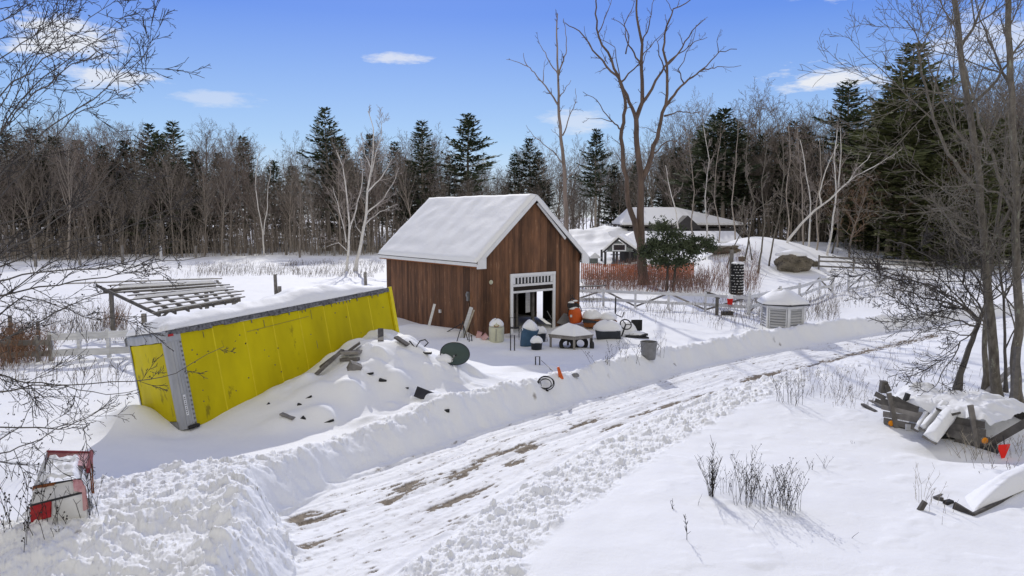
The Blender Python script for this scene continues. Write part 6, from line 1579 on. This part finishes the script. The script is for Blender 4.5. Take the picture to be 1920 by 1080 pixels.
# ------------------------------------------------------------------ red and white cabinet
def cabinet():
    p = GZ(112,978); t = thing('cabinet','battered red and white metal cabinet lying tilted with snow on top behind the heap','cabinet',p)
    Y = p.y
    def q(u,v,dy): return D(u,v,Y+dy)
    # corners, front then back (upper face is open and slopes away)
    A, B = q(58,948,0), q(160,922,.10)          # front top edge
    A2, B2 = q(58,1010,.0), q(168,1000,.10)
    Cc, Dd = q(63,912,.30), q(152,898,.35)       # lower lip of the open top
    E, Fp = q(88,846,1.25), q(172,848,1.25)      # far top corners
    th = Vector((0,.02,-.01))
    def quad(mb,a,b,c,d,n=10):
        mb.grid(lambda s_,r_: a.lerp(b,s_).lerp(d.lerp(c,s_),r_)+Vector((0,-.02,.0))*float(noise(s_*3,r_*3)),n,n)
        mb.grid(lambda s_,r_: a.lerp(b,1-s_).lerp(d.lerp(c,1-s_),r_)+th,n,n)
    m = MB(); quad(m,A2,B2,B,A); fp = m.build('front_panel','wmetal',t)
    m = MB(); a = A.lerp(A2,.02)+Vector((0,-.03,0)); quad(m,a.lerp(B,.0)+Vector((0,0,-.26)),a.lerp(B,.36)+Vector((.0,-.01,-.25)),a.lerp(B,.38),a,4); m.build('red_patch','red',fp)
    m = MB(); quad(m,A,B,Dd,Cc); m.build('upper_panel','wmetal',t)
    m = MB(); m.bar(A,B,.03,.03); m.bar(Cc,Dd,.03,.025); m.build('dark_edge','blackm',t)
    m = MB(); quad(m,Cc+Vector((0,-.035,-.06)),Cc.lerp(Dd,.45)+Vector((0,-.035,-.03)),Cc.lerp(Dd,.5)+Vector((0,-.03,.02)),Cc+Vector((0,-.03,.01)),4); m.build('rusty_lip','rust',t)
    m = MB(); quad(m,B+Vector((-.16,-.03,.02)),B+Vector((0.03,-.03,.0)),Dd+Vector((.02,-.03,0)),Dd+Vector((-.12,-.03,0)),4); quad(m,B+Vector((-.03,-.04,-.30)),B+Vector((.05,-.04,-.26)),B+Vector((.02,-.04,.12)),B+Vector((-.03,-.04,.12)),3); m.build('red_corner','pink',t)
    m = MB(); quad(m,Cc,E,E+Vector((0,0,-.5)),A2+Vector((0,.4,0)),6); m.build('left_side','wmetal',t)
    m = MB(); quad(m,Dd,Fp+Vector((-.02,0,-.12)),Fp+Vector((0,0,-.6)),B2+Vector((.02,.3,0)),6); m.build('right_side','wmetal',t)
    m = MB(); quad(m,E+Vector((0,0,-.30)),Fp+Vector((0,0,-.30)),Fp,E,6); quad(m,Fp,Fp+Vector((-.42,.02,-.02)),Dd.lerp(Fp,.5)+Vector((-.16,0,.0)),Dd.lerp(Fp,.45)+Vector((.05,0,.0)),6); m.build('open_lid','pink',t)
    m = MB(); m.bar(E,Fp,.03,.03); m.bar(Fp,Dd.lerp(Fp,.4)+Vector((.04,0,-.05)),.05,.10); m.build('lid_edge','maroon',t)
    m = MB(); U = Dd-Cc; V = (E.lerp(Fp,.0)-Cc)
    def f(s_,r_):
        b0 = Cc.lerp(Dd,s_*.96+.02).lerp(E.lerp(Fp,s_*.8+.02),r_*.93)
        e = min(s_,1-s_,r_+.12,1-r_)/.16; return b0+Vector((0,-.01,-.12-.10*r_+.24*min(1,max(0,e))**.6*(1+.25*float(noise(s_*4,r_*4))+.1*float(noise(s_*12,r_*12)))))
    m.grid(f,30,30); m.build('snow','snow',t,smooth=True)
    for k,(u0,v0,u1,v1) in enumerate(((172,870,176,925),(168,870,173,925))):
        m = MB(); m.tube([q(u0,v0,.9),q(u1,v1,.6)],.012,5); m.build('strut','rust',t)
cabinet()
# ------------------------------------------------------------------ broken wooden trailer on the right
def wagon():
    p = GZ(1762,830); t = thing('wooden_trailer','broken grey plank trailer half buried in snow with amber reflectors','trailer',p)
    L_ = GZ(1655,800); R_ = GZ(1860,858)
    Yl, Yr = 18.6, 16.6
    def q(u,v): 
        s_ = (u-1655)/205.0; return D(u,v,Yl+(Yr-Yl)*s_)
    r = random.Random(8)
    def bd(u0,v0,u1,v1,h,mat='grey',dy=0,nm='side_board',th=.035):
        a, b = q(u0,v0)+Vector((0,dy,0)), q(u1,v1)+Vector((0,dy,0)); m = MB(); m.bar(a,b,th,h,(0,0,1)); return m.build(nm,mat,t)
    for (u0,v0,u1,v1,h) in ((1641,738,1660,748,.13),(1641,750,1662,759,.10),(1652,752,1722,768,.16),(1653,762,1735,780,.15),(1656,776,1738,790,.15),(1657,788,1722,802,.15),(1672,746,1722,768,.13),
        (1778,786,1846,797,.17),(1775,797,1848,812,.17),(1776,811,1856,828,.2),(1790,826,1858,842,.2),(1658,797,1700,806,.12)):
        bd(u0,v0,u1,v1,h,'greyd' if r.random()<.4 else 'grey',r.uniform(-.01,.01))
    bd(1664,738,1677,806,.12,'grey',-.06,'side_post',.06) if False else None
    for (u0,v0,u1,v1,w) in ((1664,736,1679,804,.12),(1816,758,1830,836,.13)):
        m = MB(); a = q(u0,v0)+Vector((0,-.07,0)); b = q(u1,v1)+Vector((0,-.07,0)); m.bar(a,b,w,.05,(0,-1,0)); m.build('side_post','grey',t)
    m = MB(); m.bar(q(1659,738)+Vector((0,.12,.0)),q(1662,720)+Vector((0,.12,.05)),.16,.14,(0,-1,0)); m.bar(q(1663,722)+Vector((0,.05,0)),q(1669,735)+Vector((0,.05,0)),.10,.1,(0,-1,0)); m.build('corner_post','greyd',t)
    # dark frame and wheel underneath
    m = MB(); m.bar(q(1850,838)+Vector((0,.05,0)),q(1990,790)+Vector((0,.6,0)),.10,.18); m.build('drawbar','greyd',t)
    m = MB(); m.bar(q(1835,846),q(1870,842),.12,.22); m.bar(q(1745,838)+Vector((0,.1,0)),q(1850,856)+Vector((0,.1,0)),.3,.3); m.build('chassis','blackm',t)
    m = MB(); c = q(1778,836)+Vector((.05,.12,-.02)); tyre_mesh(m,.36,.2,26); R = RX(PI/2)@RZm(.2); RR = RZm(-.25); m.v = [tuple(c+RR@(R@Vector(v))) for v in m.v]; w = m.build('wheel','black',t,smooth=True)
    m = MB(); c2 = c+Vector((0,-.02,.0)); 
    pts = [c2+RR@Vector((.48*math.cos(a),-.12,.48*math.sin(a))) for a in [PI*.1+PI*.65*k/10 for k in range(11)]]
    for k in range(10): m.bar(pts[k],pts[k+1],.30,.03,(0,0,1)) if False else m.add([pts[k]+Vector((0,-.02,0)),pts[k+1]+Vector((0,-.02,0)),pts[k+1]+Vector((0,.3,0)),pts[k]+Vector((0,.3,0))],[(0,1,2,3)],.5)
    m.build('mudguard','galv',t)
    m = MB(); pts = [q(1788,832)+Vector((.03*math.cos(a),-.22,.05*math.sin(a))) for a in [2*PI*k/12 for k in range(12)]]; m.tube(pts,.008,5,cap=False); m.build('hook','galv',t)
    for u,v in ((1666,791),(1840,823)):
        m = MB(); m.lathe([(.075,0),(.075,.02),(.05,.03)],20,q(u,v)+Vector((0,-.12,0)),RX(PI/2)); f = m.build('reflector','amber',t)
        m = MB(); m.lathe([(.088,0),(.088,.012)],20,q(u,v)+Vector((0,-.10,0)),RX(PI/2)); m.build('reflector_ring','galv',f)
    m = MB(); c = q(1702,800)+Vector((0,-.05,0)); m.box(c,(.16,.05,.16)); m.build('lamp_box','whitew',t)
    m = MB(); c = q(1868,838)+Vector((0,-.28,0)); m.add([c+Vector((-.14,0,.14)),c+Vector((.13,0,.16)),c+Vector((.10,0,.05)),c+Vector((.0,0,-.24)),c+Vector((-.03,0,-.24)),c+Vector((-.14,0,.04))]+[c+Vector((a,.012,b)) for a,b in ((-.14,.14),(.13,.16),(.10,.05),(.0,-.24),(-.03,-.24),(-.14,.04))],[(5,4,3,2,1,0),(6,7,8,9,10,11),(0,1,7,6),(1,2,8,7),(2,3,9,8),(3,4,10,9),(4,5,11,10),(5,0,6,11)],.5); tr = m.build('warning_triangle','bred',t)
    m = MB(); m.tube([c+Vector((0,.01,.14)),c+Vector((.0,.08,.34))],.012,5); m.build('bracket','blackm',tr)
    m = MB()                                                # the snow it carries
    def f(s_,r_):
        a = q(1660+s_*200, 757+s_*36); b = D(1690+s_*250, 722+s_*38, 20.2-s_*1.6)
        b0 = a.lerp(b,r_); e = min(s_*1.6+.05,(1-s_)*1.3+.06,1-r_+.1,r_*2+.12)/.25; e = min(1,max(0,e))**.55
        return b0+Vector((0,.05,-.30+.46*e*(1+.24*float(noise(s_*5,r_*4)))+.07*float(noise(s_*13,r_*10))))
    m.grid(f,60,26); m.build('snow_load','snow',t,smooth=True)
wagon()
def snowplank(label,u0,v0,u1,v1,Y0,Y1,w,name='plank',sn=.1,mat='grey'):
    a, b = D(u0,v0,Y0), D(u1,v1,Y1); t = thing(name,label,'plank',a); m = MB(); m.bar(a,b,w,.05,(0,-.6,1)); m.build('board',mat,t)
    if sn:
        d = (b-a); n = Vector((0,-.6,1)); s = d.cross(n).normalized(); n = s.cross(d).normalized()
        if n.z < 0: n = -n
        m = MB(); m.slab(a-s*w/2+n*.028+d*.03,d*.94,s*w,sn*1.25,26,10,w*.45,6,pw=.7,rag=.05); m.build('snow','snow',t,smooth=True)
snowplank('widest snow covered plank sliding off the side of the broken trailer',1742,826,1786,768,16.75,17.5,.34,sn=.10)
snowplank('narrow snow edged plank left of the widest one on the broken trailer',1717,808,1738,772,17.4,17.9,.12,sn=.03)
snowplank('second snowy plank beside the narrow one on the broken trailer',1728,806,1772,752,17.3,18.0,.16,sn=.06)
snowplank('grey bare plank leaning behind the snowy ones on the broken trailer',1724,800,1752,766,17.5,18.0,.14,sn=0)
snowplank('tilted dark board with curled snow atop the broken trailer',1762,764,1794,776,17.7,17.2,.24,sn=.05,mat='greyd')
plank2('dark plank buried at the left end of the broken trailer',1617,762,1642,772,.10,.06,'greyd',.06,.0)
plank2('pale plank just above the buried dark one at the broken trailer',1632,757,1655,766,.12,.04,'grey',.10,.06)
for k,(u,v,lb) in enumerate(((1700,745,'dark scrap poking from the top of the snow on the broken trailer'),(1712,758,'flat dark scrap on the snow behind the trailer boards'),(1686,748,'curved dark scrap left on the trailer snow'))):
    q_ = D(u,v,18.4); m = MB(); m.box(q_,[(.10,.1,.22),(.32,.1,.07),(.16,.08,.06)][k],RY([.3,.3,.6][k])); o = m.build('scrap_piece','blackm',loc=q_); tag(o,lb,'scrap')
# right hand rail and log by the trees
a, b = D(1832,757,19.6), D(1985,800,17.6); m = MB(); m.bar(a,b,.08,.22); o = m.build('beam','greyd',loc=a); tag(o,'long dark beam running right from behind the broken trailer','beam')
a = GZ(1899,775); m = MB(); m.box(a+Vector((0,0,.8)),(.13,.12,2.1)); o = m.build('post','greyd',loc=a); tag(o,'thin dark upright post in front of the right edge trees','post')
plank2('grey log lying against the roadside trees',1838,750,1895,705,.14,.14,'grey',.0,.25,'log','log')
# snow covered plank frame, lower right
def frame():
    Y = 12.9; p = GZ(1800,950); t = thing('plank_box','dark plank box frame heaped with smooth snow at the lower right corner','frame',p)
    A = D(1824,972,12.6); B = D(1905,932,13.8); C0 = D(1788,950,12.95); D0 = D(1752,937,13.5); E = D(1816,911,14.6)
    for a, b, h, n_ in ((A,D(1960,905,14.6),.20,'side_board'),(C0,A,.20,'end_board'),(D0,E,.12,'side_board'),(D0,D(1768,940,13.3),.14,'end_board')):
        m = MB(); m.bar(a,b,.05,h,(0,0,1)); m.build(n_,'greyd',t)
    m = MB(); m.box(D(1778,944,13.2),(.18,.1,.12),RZm(.4)); m.build('bracket','black',t)
    m = MB(); U = Vector((D(1975,882,14.4)-D(1792,942,13.0))); 
    def f(s_,r_):
        a = D(1826,958,12.75).lerp(D(2010,880,14.9),s_); b = D(1800,938,13.5).lerp(D(1960,858,15.6),s_); q = a.lerp(b,r_); e = min(s_*2.6,1,(1-r_)*3,r_*3.2+.03)
        return q+Vector((0,0,-.06+.34*max(0,e)**.55*(1+.12*float(noise(s_*3,r_*3)))))
    m.grid(f,36,18); m.build('snow_load','snow',t,smooth=True)
    q = GZ(1728,956); m = MB(); m.box(q+Vector((0,0,.06)),(.08,.07,.24),RY(.5)); o = m.build('stake','greyd',loc=q); tag(o,'short grey stake end left of the plank frame','stake')
frame()
